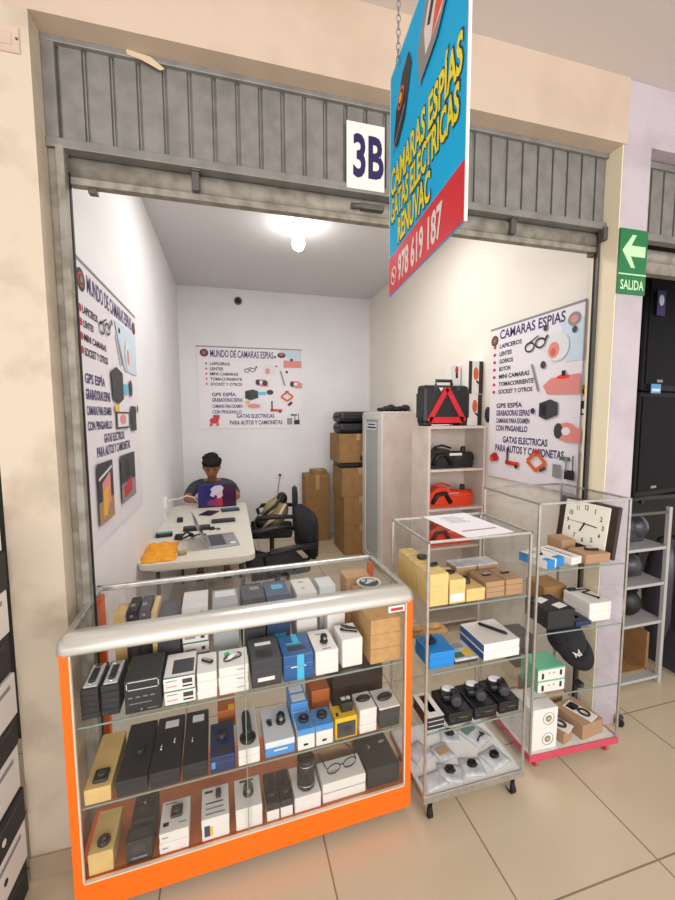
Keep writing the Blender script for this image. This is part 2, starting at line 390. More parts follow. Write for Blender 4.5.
def pic_kit(cx, cz, s): return [(rect(cx-s*.5, cx-s*.1, cz-s*.4, cz+.1*s), GREYINK), (rect(cx+s*.05, cx+s*.5, cz-s*.4, cz-.05*s), INK), (line(cx-.2*s, cz+.35*s, cx+.3*s, cz+.35*s, s*.14), DGREEN), (line(cx+.12*s, cz-.1*s, cx+.12*s, cz+.4*s, s*.08), GREYINK), (line(cx+.42*s, cz-.1*s, cx+.42*s, cz+.5*s, s*.05), INK)]
def pic_box(cx, cz, s): return [([(cx-s*.5, cz-s*.3), (cx-.1*s, cz-s*.45), (cx+s*.5, cz-s*.25), (cx+s*.5, cz+s*.25), (cx+.1*s, cz+s*.4), (cx-s*.5, cz+s*.25)], DGREY), ([(cx-s*.4, cz-s*.2), (cx-.1*s, cz-s*.32), (cx-.1*s, cz+s*.2), (cx-s*.4, cz+s*.2)], INK)]
def pic_hand(cx, cz, s): return [(ell(cx, cz, s*.4, s*.28, 12), SALMON), (rect(cx, cx+s*.5, cz-s*.3, cz+s*.12), SALMON), (ell(cx-.3*s, cz+.02*s, s*.17, s*.24, 10), DGREY), (ell(cx-.02*s, cz+.02*s, s*.16, s*.12, 10), BANNER)]
def emblem(cx, cz, r, mt=DWOOD): return [(ell(cx, cz, r, r*.95, 18), mt)]+[(q, ORPR) for q in ring(cx, cz, r*.55, r*.12, 10)]+[(ell(cx, cz, r*.3, r*.3, 10), GREYINK)]

# back wall banner
bb = board('banner', 'wide white spy camera banner on the back wall', (.285, 5.352, 2.035), 0, 1.33, 1.04)
def B(x, y):       # fractions of the sheet, from its top left
    return -.665+1.33*x, .52-1.04*y
def T(par, fx0, fx1, fy0, fy1, st, mt=PURP, W=1.33, H=1.04, bold=.02):
    text(par, st, -W/2+W*fx0, -W/2+W*fx1, H/2-H*fy1, H/2-H*fy0, mt, -.0022, bold)
T(bb, .12, .72, .035, .125, 'MUNDO DE CAMARAS ESPIAS')
for i, (st, x1) in enumerate((('LAPICEROS', .30), ('LENTES', .235), ('MINI CAMARAS', .375), ('TOMACORRIENTE', .41), ('SOCKET Y OTROS', .41))):
    T(bb, .115, x1, .185+i*.062, .222+i*.062, st, INK, bold=.03)
T(bb, .125, .35, .545, .60, 'GPS ESPÍA', PURP, bold=.03); T(bb, .125, .41, .62, .67, 'GRABADORAS ESPIAS', PURP, bold=.03)
T(bb, .125, .41, .70, .745, 'CAMARAS PARA EXAMEN', PURP, bold=.03); T(bb, .125, .40, .77, .815, 'CON PINGANILLO', PURP, bold=.03)
T(bb, .35, .72, .82, .87, 'GATAS ELECTRICAS', PURP, bold=.03); T(bb, .285, .80, .90, .955, 'PARA AUTOS Y CAMIONETAS', PURP, bold=.03)
def fr(W, H): return lambda x, y: (-W/2+W*x, H/2-H*y)
g = fr(1.33, 1.04); L = []
for i in range(5): L.append((ell(*g(.08, .203+i*.062), .012, .014, 10), RED))
L += [([g(.78, .0), g(1, .0), g(1, .13), g(.86, .12)], LBLUE)]
L += emblem(*g(.065, .075), .052)+[(ell(*g(.80, .075), .055, .036, 14), DGREY), (ell(*g(.80, .065), .03, .015, 10), ORPR), (ell(*g(.735, .10), .014, .016, 8), INK)]
L += [(rect(*[g(.82, .24)[0], g(1, .24)[0]], g(.8, .23)[1], g(.8, .14)[1]), SALMON), (ell(*g(.90, .13), .02, .02, 8), INK)]
L += glasses_pic(*g(.49, .27), .19)+[(ell(*g(.55, .23), .012, .012, 8), INK)]
L += [(ell(*g(.68, .26), .075, .065, 16), WCARD2), (ell(*g(.66, .28), .03, .04, 10), SALMON), (ell(*g(.745, .215), .012, .012, 8), INK)]
L += [(line(*g(.785, .27), *g(.83, .46), .02), GREYINK), (ell(*g(.85, .285), .016, .02, 8), INK)]
L += pic_hand(*g(.60, .425), .17)+[(ell(*g(.63, .43), .035, .04, 12), DGREY)]+pic_hand(*g(.94, .44), .17)
L += pic_box(*g(.50, .575), .17)+[(rect(g(.56, 0)[0], g(.64, 0)[0], g(0, .58)[1], g(0, .54)[1]), CYANM), (ell(*g(.68, .545), .045, .034, 12), DGREY)]
L += [(rect(g(.43, 0)[0], g(.61, 0)[0], g(0, .765)[1], g(0, .68)[1]), WCARD2), (ell(*g(.52, .72), .085, .03, 12), SALMON), (rect(g(.44, 0)[0], g(.48, 0)[0], g(0, .70)[1], g(0, .655)[1]), YEL)]
L += pic_red_jack(*g(.74, .77), .16)+pic_scissor(*g(.85, .60), .16)+[(line(*g(.86, .71), *g(.90, .67), .035), DGREY)]
L += [(ell(*g(.14, .90), .06, .04, 8), RED), (rect(g(.13, 0)[0], g(.19, 0)[0], g(0, .88)[1], g(0, .83)[1]), RED), (ell(*g(.11, .95), .02, .025, 8), ORPR), (ell(*g(.17, .945), .018, .025, 8), ORPR)]+pic_kit(*g(.91, .89), .17)
blob(bb, L)

# left wall banner (faces +x)
WL, HL = 1.04, 1.22
bl = board('banner', 'tall white spy camera banner on the left wall beside the shutter guide', (-.582, 2.365, 1.71), PI/2, WL, HL)
def wl(f):
    P = ((0, 0), (.1, .09), (.183, .160), (.387, .30), (.485, .389), (.552, .448), (.685, .56), (.745, .61), (.795, .66), (.835, .70), (.97, .93), (1, 1))
    return pl(P, f)
def wlx(f): return pl(((0, 0), (.06, .035), (.1, .035), (.16, .06), (.28, .14), (.4, .25), (.58, .39), (.8, .61), (.92, .78), (1, .97)), f)
def pl(P, f):
    for (a, b), (c, d) in zip(P, P[1:]):
        if f <= c: return b+(d-b)*(f-a)/(c-a)
    return f
def TL(a, b, c, d, *r, **k): T(bl, *((a, b) if c < .05 else (wlx(a), wlx(b))), wl(c), wl(d), *r, W=WL, H=HL, **k)
TL(.13, .90, .03, .10, 'MUNDO DE CAMARAS ESPIAS')
for i, (st, x1) in enumerate((('LAPICEROS', .40), ('LENTES', .33), ('MINI CAMARAS', .54), ('SOCKET Y OTROS', .56))):
    TL(.16, x1, .165+i*.068, .202+i*.068, st, INK, bold=.03)
TL(.12, .48, .46, .51, 'GPS ESPÍA', bold=.03); TL(.12, .57, .53, .575, 'GRABADORAS ESPIAS', bold=.03)
TL(.12, .58, .60, .64, 'CAMARAS PARA EXAMEN', bold=.03); TL(.12, .58, .665, .705, 'CON PINGANILLO', bold=.03)
TL(.40, .80, .725, .765, 'GATAS ELECTRICAS', bold=.03); TL(.28, .88, .775, .815, 'PARA AUTOS Y CAMIONETAS', bold=.03)
g1_ = fr(WL, HL); L = []
def g(x, y): return g1_(x if y < .1 and y > 0 else wlx(x), wl(y))
for i in range(4): L.append((ell(*g(.10, .183+i*.068), .018, .017, 10), RED))
L += emblem(*g(.06, .07), .05)+emblem(*g(.95, .075), .04, DGREY)+[([g(.7, .12), g(1, .12), g(1, .40), g(.85, .40)], LBLUE)]
L += glasses_pic(*g(.52, .20), .22)+[(line(*g(.72, .19), *g(.80, .38), .022), GREYINK), (ell(*g(.89, .29), .05, .09, 14), WCARD2), (ell(*g(.90, .30), .03, .05, 10), SALMON), (ell(*g(.64, .15), .014, .016, 8), INK), (ell(*g(.78, .16), .014, .016, 8), INK)]
L += [([g(.58, .43), g(.68, .40), g(.80, .42), g(.80, .55), g(.70, .58), g(.60, .56)], DGREY), (rect(g(.80, 0)[0], g(.88, 0)[0], g(0, .52)[1], g(0, .47)[1]), CYANM), (ell(*g(.92, .485), .04, .05, 12), DGREY)]
L += [(rect(g(.62, 0)[0], g(.70, 0)[0], g(0, .62)[1], g(0, .585)[1]), YEL), (rect(g(.64, 0)[0], g(.87, 0)[0], g(0, .71)[1], g(0, .62)[1]), DGREY), (rect(g(.655, 0)[0], g(.855, 0)[0], g(0, .70)[1], g(0, .63)[1]), WCARD2), (ell(*g(.76, .66), .07, .03, 10), SALMON), (rect(g(.90, 0)[0], g(.96, 0)[0], g(0, .73)[1], g(0, .585)[1]), DGREY), (ell(*g(.98, .60), .02, .025, 8), DGREY)]
L += [(rect(g(.22, 0)[0], g(.50, 0)[0], g(0, .97)[1], g(0, .835)[1]), DGREY), (rect(g(.22, 0)[0], g(.50, 0)[0], g(0, .97)[1], g(0, .92)[1]), BROWNK), ([g(.30, .88), g(.44, .86), g(.44, .93), g(.30, .96)], SALMON), ([g(.32, .90), g(.40, .89), g(.36, .96), g(.30, .95)], YEL), (line(*g(.24, .87), *g(.48, .85), .012), WCARD2)]
L += [(rect(g(.66, 0)[0], g(.92, 0)[0], g(0, .96)[1], g(0, .835)[1]), DGREY), (rect(g(.66, 0)[0], g(.92, 0)[0], g(0, .96)[1], g(0, .91)[1]), GREYINK), ([g(.70, .92), g(.86, .90), g(.86, .94), g(.72, .95)], RED), (rect(g(.76, 0)[0], g(.82, 0)[0], g(0, .90)[1], g(0, .85)[1]), BLACK)]
blob(bl, L)

# right wall banner (faces -x)
WR, HR = .81, 1.09
br_ = board('banner', 'white spy camera banner on the right wall above the glass cabinets', (1.914, 2.213, 1.762), -PI/2, WR, HR)
def wr(f): return f*.5 if f < .05 else (.078 if f < .12 else .96*f-.04)
def TR(a, b, c, d, *r, **k): T(br_, a, b, wr(c), wr(d), *r, W=WR, H=HR, **k)
TR(.12, .84, .035, .115, 'CAMARAS ESPIAS')
for i, (st, x1) in enumerate((('LAPICEROS', .40), ('LENTES', .28), ('GORROS', .30), ('BOTON', .27), ('MINI CAMARAS', .50), ('TOMACORRIENTE', .55), ('SOCKET Y OTROS', .54))):
    TR(.12, x1, .155+i*.052, .185+i*.052, st, INK, bold=.03)
TR(.10, .43, .555, .595, 'GPS ESPÍA', bold=.03); TR(.10, .52, .61, .65, 'GRABADORAS ESPIAS', bold=.03)
TR(.10, .52, .665, .70, 'CAMARAS PARA EXAMEN', bold=.03); TR(.10, .50, .715, .755, 'CON PINGANILLO', bold=.03)
TR(.20, .72, .79, .835, 'GATAS ELECTRICAS', bold=.03); TR(.10, .88, .85, .90, 'PARA AUTOS Y CAMIONETAS', bold=.03)
g0_ = fr(WR, HR); L = []
def g(x, y): return g0_(x, wr(y))
for i in range(7): L.append((ell(*g(.055, .17+i*.052), .016, .012, 10), RED))
L += [([g(.80, .10), g(1, .05), g(1, .35), g(.86, .35)], LBLUE)]+emblem(*g(.05, .065), .04, DGREY)+[(ell(*g(.92, .075), .045, .04, 12), GREYINK), (ell(*g(.92, .08), .025, .022, 10), SALMON)]
L += glasses_pic(*g(.56, .21), .24)+[(ell(*g(.66, .13), .018, .02, 8), DGREY), (ell(*g(.93, .18), .018, .02, 8), DGREY)]
L += [(ell(*g(.78, .255), .09, .085, 16), WCARD2), (ell(*g(.75, .27), .045, .05, 10), SALMON), (ell(*g(.745, .28), .02, .025, 8), ORPR)]
L += [(line(*g(.53, .33), *g(.61, .50), .016), GREYINK), (ell(*g(.65, .345), .022, .025, 8), DGREY)]
L += [([g(.66, .47), g(.74, .43), g(1, .42), g(1, .53), g(.70, .52)], SALMON), (ell(*g(.85, .43), .05, .014, 10), REDO), (rect(g(.835, 0)[0], g(.87, 0)[0], g(0, .425)[1], g(0, .395)[1]), INK)]
L += pic_box(*g(.72, .61), .15)+[(ell(*g(.56, .62), .02, .02, 8), PURP)]+pic_hand(*g(.90, .74), .20)
L += [(ell(*g(.10, .945), .05, .03, 8), RED), (ell(*g(.06, .96), .02, .02, 8), ORPR), (rect(g(.08, 0)[0], g(.14, 0)[0], g(0, .935)[1], g(0, .91)[1]), RED)]
L += pic_red_jack(*g(.34, .965), .14)+pic_scissor(*g(.62, .935), .16)+[(line(*g(.66, .985), *g(.72, .96), .02), DGREY)]+pic_kit(*g(.89, .945), .16)
blob(br_, L)

# ------------------------------------------------------------------ hanging sign
hs = thing('hanging_sign', 'cyan and red hanging sign with yellow letters, on a chain before the shop', 'sign', (.46, 1.10, 2.02), math.radians(-95.9))
SW, SH = .455, .585
def sq(x): return x
sh = MB().box(0, SW, -.004, -.001, 0, SH).build('board', SIGNB, hs)
MB().box(-.002, 0, -.0045, .000, 0, SH).box(SW, SW+.003, -.0045, .001, 0, SH).box(0, SW, -.0045, .000, SH, SH+.003).build('edge_trim', WCARD, hs)
MB().box(.0005, SW-.0005, -.0049, -.0042, .001, .105).build('red_band', SIGNR, hs)
def outl(st, x0, x1, z0, z1, mt, ol=None, b=.03):
    if ol: text(hs, st, x0-.004, x1+.004, z0-.004, z1+.004, ol, -.0053, b+.025)
    text(hs, st, x0, x1, z0, z1, mt, -.0057, b)
outl('CAMARAS ESPÍAS', .015, .44, .262, .348, SIGNY, INK)
outl('GATAS ELECTRICAS', .015, .43, .19, .255, SIGNY, INK)
outl('RENUVAC', .08, .30, .115, .18, SIGNY, INK)
outl('978 619 187', .085, .365, .014, .085, WCARD)
sL = []
for q in ring(.045, .045, .022, .005, 12): sL.append((q, WCARD))
sL.append((line(.035, .055, .055, .037, .009), WCARD))
# round cap picture and jack picture at the top
sL += [([(.01+x, z) for x, z in ((.03, .39), (.06, .365), (.12, .40), (.165, .49), (.145, .53), (.10, .515), (.05, .46))], INK), (line(.03, .375, .13, .43, .006), GREYINK)]
sL += [(q, ORPR) for q in ring(.10, .465, .022, .007, 12)]+[(ell(.10, .465, .012, .012, 8), YEL)]
sL += [([(.235, .39), (.33, .41), (.42, .48), (.445, .575), (.29, .575), (.225, .47)], GREYINK), ([(.27, .425), (.35, .44), (.405, .50), (.42, .565), (.32, .565), (.26, .48)], WCARD), ([(.30, .43), (.355, .45), (.39, .50), (.35, .51), (.32, .475)], REDO), (line(.285, .47, .335, .54, .02), INK), (line(.36, .52, .41, .555, .02), INK), (line(.33, .51, .38, .535, .014), REDO)]
blob(hs, sL, -.0052, 'picture_print')
# chain of oval links
ch = MB(); z = SH-.02
k = 0
while z < 1.205:
    cx, r1, r2 = .085, .005, .0105
    pts = [(cx+(r1*math.cos(a) if k % 2 else 0), -.010+(0 if k % 2 else r1*math.cos(a)), z+r2*math.sin(a)) for a in [2*PI*i/10 for i in range(10)]]
    ch.tube(pts, .0014, 5, True); z += .0165; k += 1
ch.build('chain', GREYINK, hs)

# ------------------------------------------------------------------ frames for the glass furniture
class Fr:
    def __init__(s, ox, oy, deg): s.a = math.radians(deg); s.o = Vector((ox, oy, 0)); s.U = Vector((math.cos(s.a), math.sin(s.a), 0)); s.V = Vector((-math.sin(s.a), math.cos(s.a), 0))
    def __call__(s, u, v, z=0): return s.o+s.U*u+s.V*v+Vector((0, 0, z))
SC = Fr(-.532, 1.345, 2.1); C1 = Fr(.72, 1.335, 0); C2 = Fr(1.315, 1.428, -2.5)

# ---- orange showcase
sc = thing('showcase', 'low glass showcase with orange melamine base and corner posts', 'display case', SC(0, 0), SC.a)
W_, D_ = 1.22, .44
MB().box(0, W_, 0, .018, .045, .147, .002).box(0, .018, .018, D_, .045, .147, .002).box(W_-.018, W_, .018, D_, .045, .147, .002).box(0, W_, D_-.018, D_, .045, .147, .002).build('base_plinth', ORANGE, sc)
MB().box(.018, W_-.018, .018, D_-.018, .128, .144).build('deck', RUSTDECK, sc)
for x in (0, W_-.026):
    for y in (0, D_-.03): MB().box(x, x+.026, y, y+.03, .145, .945, .002).build('corner_post', ORANGE, sc)
MB().box(.026, .031, .002, .012, .147, .945).box(W_-.031, W_-.026, .002, .012, .147, .945).box(.031, W_-.031, -.001, .010, .145, .150).build('front_trim', mat('cream_trim', '#D2C6B2', .45), sc)
# bullnose rail along the top front edge
prof = [(0, .935), (-.004, .945), (.002, .962), (.018, .978), (.045, .986), (.075, .984), (.075, .974), (.03, .94)]
a = MB(); bmv = []
rings = []
for x, dx in ((-.008, 0), (.014, 0), (W_-.014, 0), (W_+.006, 0)):
    end = x < 0 or x > W_
    rings.append([a.bm.verts.new((x, y*(.75 if end else 1)+(.01 if end else 0), .935+(z-.935)*(.8 if end else 1))) for y, z in prof])
fs = []
for A, Bq in zip(rings, rings[1:]):
    for k in range(len(prof)): fs.append(a.bm.faces.new((A[k], A[(k+1) % len(prof)], Bq[(k+1) % len(prof)], Bq[k])))
a._f(fs, True); a._f([a.bm.faces.new(rings[0]), a.bm.faces.new(rings[-1][::-1])])
a.build('top_front_rail', ALUW, sc)
MB().box(0, .022, .05, D_, .962, .982, .003).box(W_-.022, W_, .05, D_, .962, .982, .003).box(0, W_, D_-.02, D_, .962, .982, .003).build('top_frame', ALU, sc)
MB().box(.02, W_-.02, .06, D_-.018, .972, .977).build('top_glass', GL, sc)
MB().box(.034, .575, .013, .017, .153, .94).build('front_glass', GL, sc)
MB().box(.56, W_-.034, .006, .010, .153, .94).build('front_glass', GL, sc)
MB().box(.558, .5605, .005, .011, .153, .94).build('glass_edge', GLE, sc)
for x in (.008, W_-.012): MB().box(x, x+.004, .032, D_-.03, .147, .96).build('side_glass', GL, sc)
for z in (.392, .674):
    MB().box(.014, W_-.014, .022, D_-.02, z, z+.005).build('glass_shelf', GL, sc)
    MB().box(.014, W_-.014, .019, .022, z, z+.006).build('shelf_edge', GLE, sc)
for x in (.07, W_-.07):
    for y in (.06, D_-.06):
        c = MB().lathe([(.02, -.009), (.02, .009)], M=Matrix.Translation((x, y, .0205)) @ Euler((0, PI/2, 0)).to_matrix().to_4x4(), seg=14)
        c.box(x-.013, x+.013, y-.012, y+.012, .034, .046)
        c.build('caster', BASEB, sc)
stk = MB().m(WCARD).box(1.115, 1.185, .0035, .0055, .902, .928)
stk.m(RED).box(1.125, 1.178, .0028, .0036, .908, .920)
stk.build('sticker', None, sc)

# ---- aluminium-framed cabinets
def cabinet(label, F, W, D, z0, zt, shelves, edge, basecol):
    c = thing('display_cabinet', label, 'display cabinet', F(0, 0), F.a)
    t = .0105
    for x in (0, W-t):
        for y in (0, D-t): MB().box(x, x+t, y, y+t, z0, zt, .002).build('corner_post', ALU, c)
    MB().box(0, W, 0, t, zt-t, zt, .002).box(0, W, D-t, D, zt-t, zt, .002).box(0, t, 0, D, zt-t, zt, .002).box(W-t, W, 0, D, zt-t, zt, .002).build('top_frame', ALU, c)
    MB().box(t, W-t, t, D-t, zt-.006, zt-.001).build('top_glass', GL, c)
    MB().box(.003, W-.003, .003, D-.003, z0+.012, z0+.028).build('base_board', basecol, c)
    MB().box(-.002, W+.002, -.003, .004, z0-.002, z0+.032, .002).box(-.002, .004, 0, D, z0-.002, z0+.032, .002).box(W-.004, W+.002, 0, D, z0-.002, z0+.032, .002).box(0, W, D-.004, D+.002, z0-.002, z0+.032).build('base_edge', edge, c)
    for z in shelves:
        MB().box(.006, W-.006, .01, D-.006, z-.006, z-.001).build('glass_shelf', GL, c)
        MB().box(.006, W-.006, .007, .0105, z-.0065, z-.0005).build('shelf_edge', GLE, c)
    for x in (.006, W-.010): MB().box(x, x+.004, t, D-t, z0+.03, zt-t).build('side_glass', GL, c)
    MB().box(t, W-t, D-.01, D-.006, z0+.03, zt-t).build('back_glass', GL, c)
    return c
c1 = cabinet('aluminium framed glass cabinet on casters beside the orange showcase', C1, .482, .355, .10, 1.195, (.395, .65, .92), ALU, WMET)
for x in (.04, .445):
    for y in (.035, .32):
        w_ = MB().lathe([(.021, -.010), (.028, -.008), (.028, .008), (.021, .010)], M=Matrix.Translation((x, y, .028)) @ Euler((0, PI/2, 0)).to_matrix().to_4x4(), seg=18).build('caster', RUB, c1)
        MB().box(x-.014, x-.011, y-.012, y+.022, .022, .099).box(x+.011, x+.014, y-.012, y+.022, .022, .099).box(x-.016, x+.016, y-.012, y+.024, .085, .1).build('caster_fork', CHROME, w_)
c2 = cabinet('taller glass cabinet with pink bottom edge by the lilac pillar', C2, .505, .43, .05, 1.287, (.36, .67, .97), PINK, WMET)
for x in (.05, .455):
    for y in (.03, .40): MB().lathe([(.018, -.008), (.024, -.006), (.024, .006), (.018, .008)], M=Matrix.Translation((x, y, .024)) @ Euler((0, PI/2, 0)).to_matrix().to_4x4(), seg=14).build('caster', PINK, c2)

# ------------------------------------------------------------------ cartons
POS = {2: ['lower', 'upper'], 3: ['lowest', 'middle', 'topmost'], 4: ['lowest', 'second lowest', 'second highest', 'topmost'],
       5: ['lowest', 'second lowest', 'middle', 'second highest', 'topmost'], 6: ['lowest', 'second lowest', 'third lowest', 'third highest', 'second highest', 'topmost']}
def carton_mesh(name, w, d, h, body, lid, parent, seam='lid'):
    b = MB(); e = min(.0028, h*.12)
    zs = h*.62
    b.m(body).box(-w/2+.0007, w/2-.0007, -d/2+.0007, d/2-.0007, 0, zs, e)
    b.m(lid).box(-w/2, w/2, -d/2, d/2, zs-.001, h, e)
    return b.build(name, None, parent)
def carton(F, u0, u1, v0, v1, z, h, desc, body, lid=None, n=1, front=(), top=(), left=(), name='product_box', cat='box', group=None, yaw=0, jit=.0015):
    w, d = u1-u0, v1-v0; out = []
    for i in range(n):
        lab = desc if n == 1 else POS[n][i]+' '+desc
        du, dv, dy = (0, 0, 0) if i == 0 else (random.uniform(-jit, jit), random.uniform(-jit, jit), random.uniform(-.01, .01))
        r = thing(name, lab, cat, F((u0+u1)/2+du, (v0+v1)/2+dv, z+i*(h+.0004)), F.a+math.radians(yaw)+dy, group or ('boxes of the '+desc.split(' in ')[-1] if n > 1 else None))
        carton_mesh('carton', w, d, h, body, lid or body, r)
        byM = {}
        for (x0, x1, z0, z1, m) in front: byM.setdefault(m, []).append((-w/2+w*x0, -w/2+w*x1, -d/2-.0006, -d/2+.0002, h*z0, h*z1))
        for (y0, y1, z0, z1, m) in left: byM.setdefault(m, []).append((-w/2-.0006, -w/2+.0002, -d/2+d*y0, -d/2+d*y1, h*z0, h*z1))
        if i == n-1:
            for (x0, x1, y0, y1, m) in top: byM.setdefault(m, []).append((-w/2+w*x0, -w/2+w*x1, -d/2+d*y0, -d/2+d*y1, h-.0002, h+.0006))
        for m, L in byM.items():
            q = MB()
            for a in L: q.box(*a)
            q.build('printed_panel', m, r)
        out.append(r)
    return out
def dev(F, u, v, z, kind, label, s=1.0, yaw=0, cat='gadget', name=None, rot=None):
    nm = {'round': 'mini_camera', 'cube': 'cube_camera', 'pen': 'spy_pen', 'watch': 'smart_watch', 'ptz': 'dome_camera', 'eye': 'lens_camera', 'clip': 'clip_camera', 'plug': 'plug_camera', 'speaker': 'bottle_speaker', 'glasses': 'camera_glasses', 'key': 'key_fob', 'bullet': 'bullet_camera'}[kind]
    t = thing(name or nm, label, cat, F(u, v, z), rot or (F.a+math.radians(yaw)))
    if kind == 'round':
        MB().lathe([(.016*s, 0), (.022*s, .003*s), (.022*s, .012*s), (.017*s, .016*s)], seg=20).build('body', BLACK, t)
        MB().lathe([(.009*s, .015*s), (.009*s, .018*s), (.004*s, .0195*s)], seg=14).build('lens', DGREY, t)
    elif kind == 'cube':
        MB().box(-.018*s, .018*s, -.018*s, .018*s, 0, .022*s, .004*s).build('body', BLACK, t)
        MB().lathe([(.009*s, 0), (.009*s, .004*s), (.005*s, .006*s)], M=Matrix.Translation((0, -.0178*s, .012*s)) @ Euler((PI/2, 0, 0)).to_matrix().to_4x4(), seg=14).build('lens', DGREY, t)
    elif kind == 'eye':
        MB().box(-.022*s, .022*s, -.024*s, .024*s, 0, .014*s, .006*s).build('body', BLACK, t)
        MB().lathe([(.012*s, .013*s), (.012*s, .016*s), (.008*s, .018*s)], seg=16).build('lens', DGREY, t)
    elif kind == 'pen':
        MB().tube([(0, -.055*s, .005*s), (0, -.045*s, .006*s), (0, .05*s, .006*s), (0, .058*s, .005*s)], [.003*s, .006*s, .006*s, .004*s], 10).build('barrel', BLACK, t)
        MB().box(-.0018*s, .0018*s, .01*s, .052*s, .012*s, .0135*s).build('pocket_clip', CHROME, t)
    elif kind == 'ptz':
        MB().lathe([(.02*s, 0), (.02*s, .008*s), (.012*s, .012*s)], seg=18).build('base', BLACK, t)
        MB().ball((0, 0, .026*s), .018*s).build('ball_head', BLACK, t)
        MB().lathe([(.007*s, 0), (.007*s, .004*s)], M=Matrix.Translation((0, -.0165*s, .026*s)) @ Euler((PI/2, 0, 0)).to_matrix().to_4x4(), seg=12).build('lens', GREYINK, t)
    elif kind == 'watch':
        MB().tube([(0, -.02*s, .006*s), (0, .01*s, .007*s), (0, .05*s, .005*s), (0, .085*s, .004*s)], [.011*s, .011*s, .009*s, .007*s], 8).build('strap', RUB, t)
        MB().lathe([(.021*s, 0), (.023*s, .004*s), (.021*s, .014*s), (.017*s, .015*s)], c=(0, -.005*s, .004), seg=20).build('watch_case', BLACK, t)
    elif kind == 'clip':
        MB().box(-.024*s, .024*s, -.008*s, .008*s, 0, .010*s, .003*s).build('body', BLACK, t)
        MB().box(-.022*s, .02*s, -.006*s, .004*s, .0102*s, .012*s).build('clip_plate', CHROME, t)
    elif kind == 'plug':
        MB().box(-.013*s, .013*s, -.022*s, .022*s, 0, .016*s, .003*s).build('body', BLACK, t)
        MB().box(-.006*s, -.003*s, -.034*s, -.022*s, .006*s, .010*s).box(.003*s, .006*s, -.034*s, -.022*s, .006*s, .010*s).build('plug_pin', CHROME, t)
    elif kind == 'speaker':
        MB().lathe([(.034*s, 0), (.037*s, .004*s), (.037*s, .022*s), (.033*s, .025*s), (.037*s, .028*s), (.037*s, .10*s), (.033*s, .104*s), (.037*s, .107*s), (.037*s, .122*s), (.032*s, .127*s)], seg=26).build('body', BLACK, t)
        MB().lathe([(.0376*s, .020*s), (.0376*s, .023*s)], seg=26).lathe([(.0376*s, .105*s), (.0376*s, .108*s)], seg=26).build('chrome_band', CHROME, t)
    elif kind == 'glasses':
        a = MB()
        for sx in (-1, 1):
            a.tube([(sx*.033*s+.026*s*math.cos(q), -.002, .02*s+.018*s*math.sin(q)) for q in [2*PI*i/14 for i in range(14)]], .0022*s, 6, True)
        a.tube([(-.008*s, -.002, .025*s), (.008*s, -.002, .025*s)], .002*s, 6)
        a.build('frame', BLACK, t)
        for sx in (-1, 1): MB().tube([(sx*.06*s, 0, .026*s), (sx*.062*s, .06*s, .024*s), (sx*.058*s, .095*s, .008*s)], .0022*s, 6).build('temple', BLACK, t)
    elif kind == 'key':
        MB().lathe([(.018*s, 0), (.02*s, .004*s), (.016*s, .010*s), (.008*s, .012*s)], seg=16, M=Matrix.Diagonal((1.5, .8, 1, 1))).build('fob', BLACK, t)
        MB().box(-.008*s, .008*s, -.004*s, .004*s, .0118*s, .0132*s, .001).build('button', DGREY, t)
    elif kind == 'bullet':
        MB().lathe([(.022*s, 0), (.024*s, .004*s), (.024*s, .010*s), (.018*s, .013*s)], seg=18, c=(0, -.035*s, 0)).build('base', BLACK, t)
        MB().tube([(0, -.034*s, .012*s), (0, -.01*s, .014*s), (0, .045*s, .012*s), (0, .06*s, .010*s)], [.012*s, .014*s, .014*s, .012*s], 12).build('handle', BLACK, t)
    return t

# printed patterns reused on boxes
LINES = [(.12, .6, .62, .70, GREYINK), (.12, .5, .3, .38, GREYINK)]
zA, zB, zC = .6795, .3975, .1445
# ---- showcase, top shelf (front row, left to right)
G = 'row'
for (u0, u1, w_) in ((.036, .090, 'leftmost stack'), (.096, .150, 'second stack from left')):
    carton(SC, u0, u1, .05, .20, zA, .0205, f'flat black box in the {w_} on the showcase top shelf', BLACKM, n=5, group=f'flat black boxes in the {w_}', jit=.0008)
    t = thing('recorder_pack', 'clear silver recorder pack lying on the '+w_+' of flat black boxes', 'gadget', SC((u0+u1)/2, .122, zA+5*.0209), SC.a)
    MB().box(-.021, .021, -.062, .066, 0, .004, .0015).build('clear_tray', PVCB, t)
    MB().box(-.011, .011, -.042, .032, .004, .012, .003).build('recorder', BLACK, t)
    MB().box(-.013, .013, .045, .06, .004, .007, .001).box(-.004, .004, -.055, -.046, .004, .008, .001).build('metal_clip', CHROME, t)
carton(SC, .168, .282, .035, .185, zA, .118, 'big black box with a white rounded outline near the left of the top shelf', BLACKM,
       front=[(.10, .22, .46, .49, GREYINK), (.30, .42, .46, .49, GREYINK), (.5, .62, .46, .49, GREYINK), (.7, .82, .46, .49, GREYINK), (.12, .72, .28, .30, GREYINK), (.42, .47, .07, .12, GREYINK), (.6, .9, .08, .1, GREYINK),
              (.1, .9, .93, .95, WCARD), (.1, .9, .70, .72, WCARD), (.06, .08, .74, .91, WCARD), (.92, .94, .74, .91, WCARD)])
carton(SC, .290, .392, .035, .185, zA, .050, 'white box with green stripe in the front stack on the top shelf', WCARD, n=2,
       front=[(0, 1, .0, .08, DGREEN), (.08, .42, .75, .82, GREYINK), (.6, .92, .5, .82, DGREY), (.08, .42, .35, .42, SALMON), (.6, .92, .25, .36, INK)], top=[(.25, .95, .15, .7, DGREY), (0, 1, 0, .04, DGREEN)])
carton(SC, .397, .464, .035, .16, zA, .032, 'white narrow box in the stack under a tilted black clip recorder', WCARD, n=3)
dev(SC, .432, .10, zA+.0975, 'clip', 'black and silver clip recorder on the narrow white stack', .95, -40)
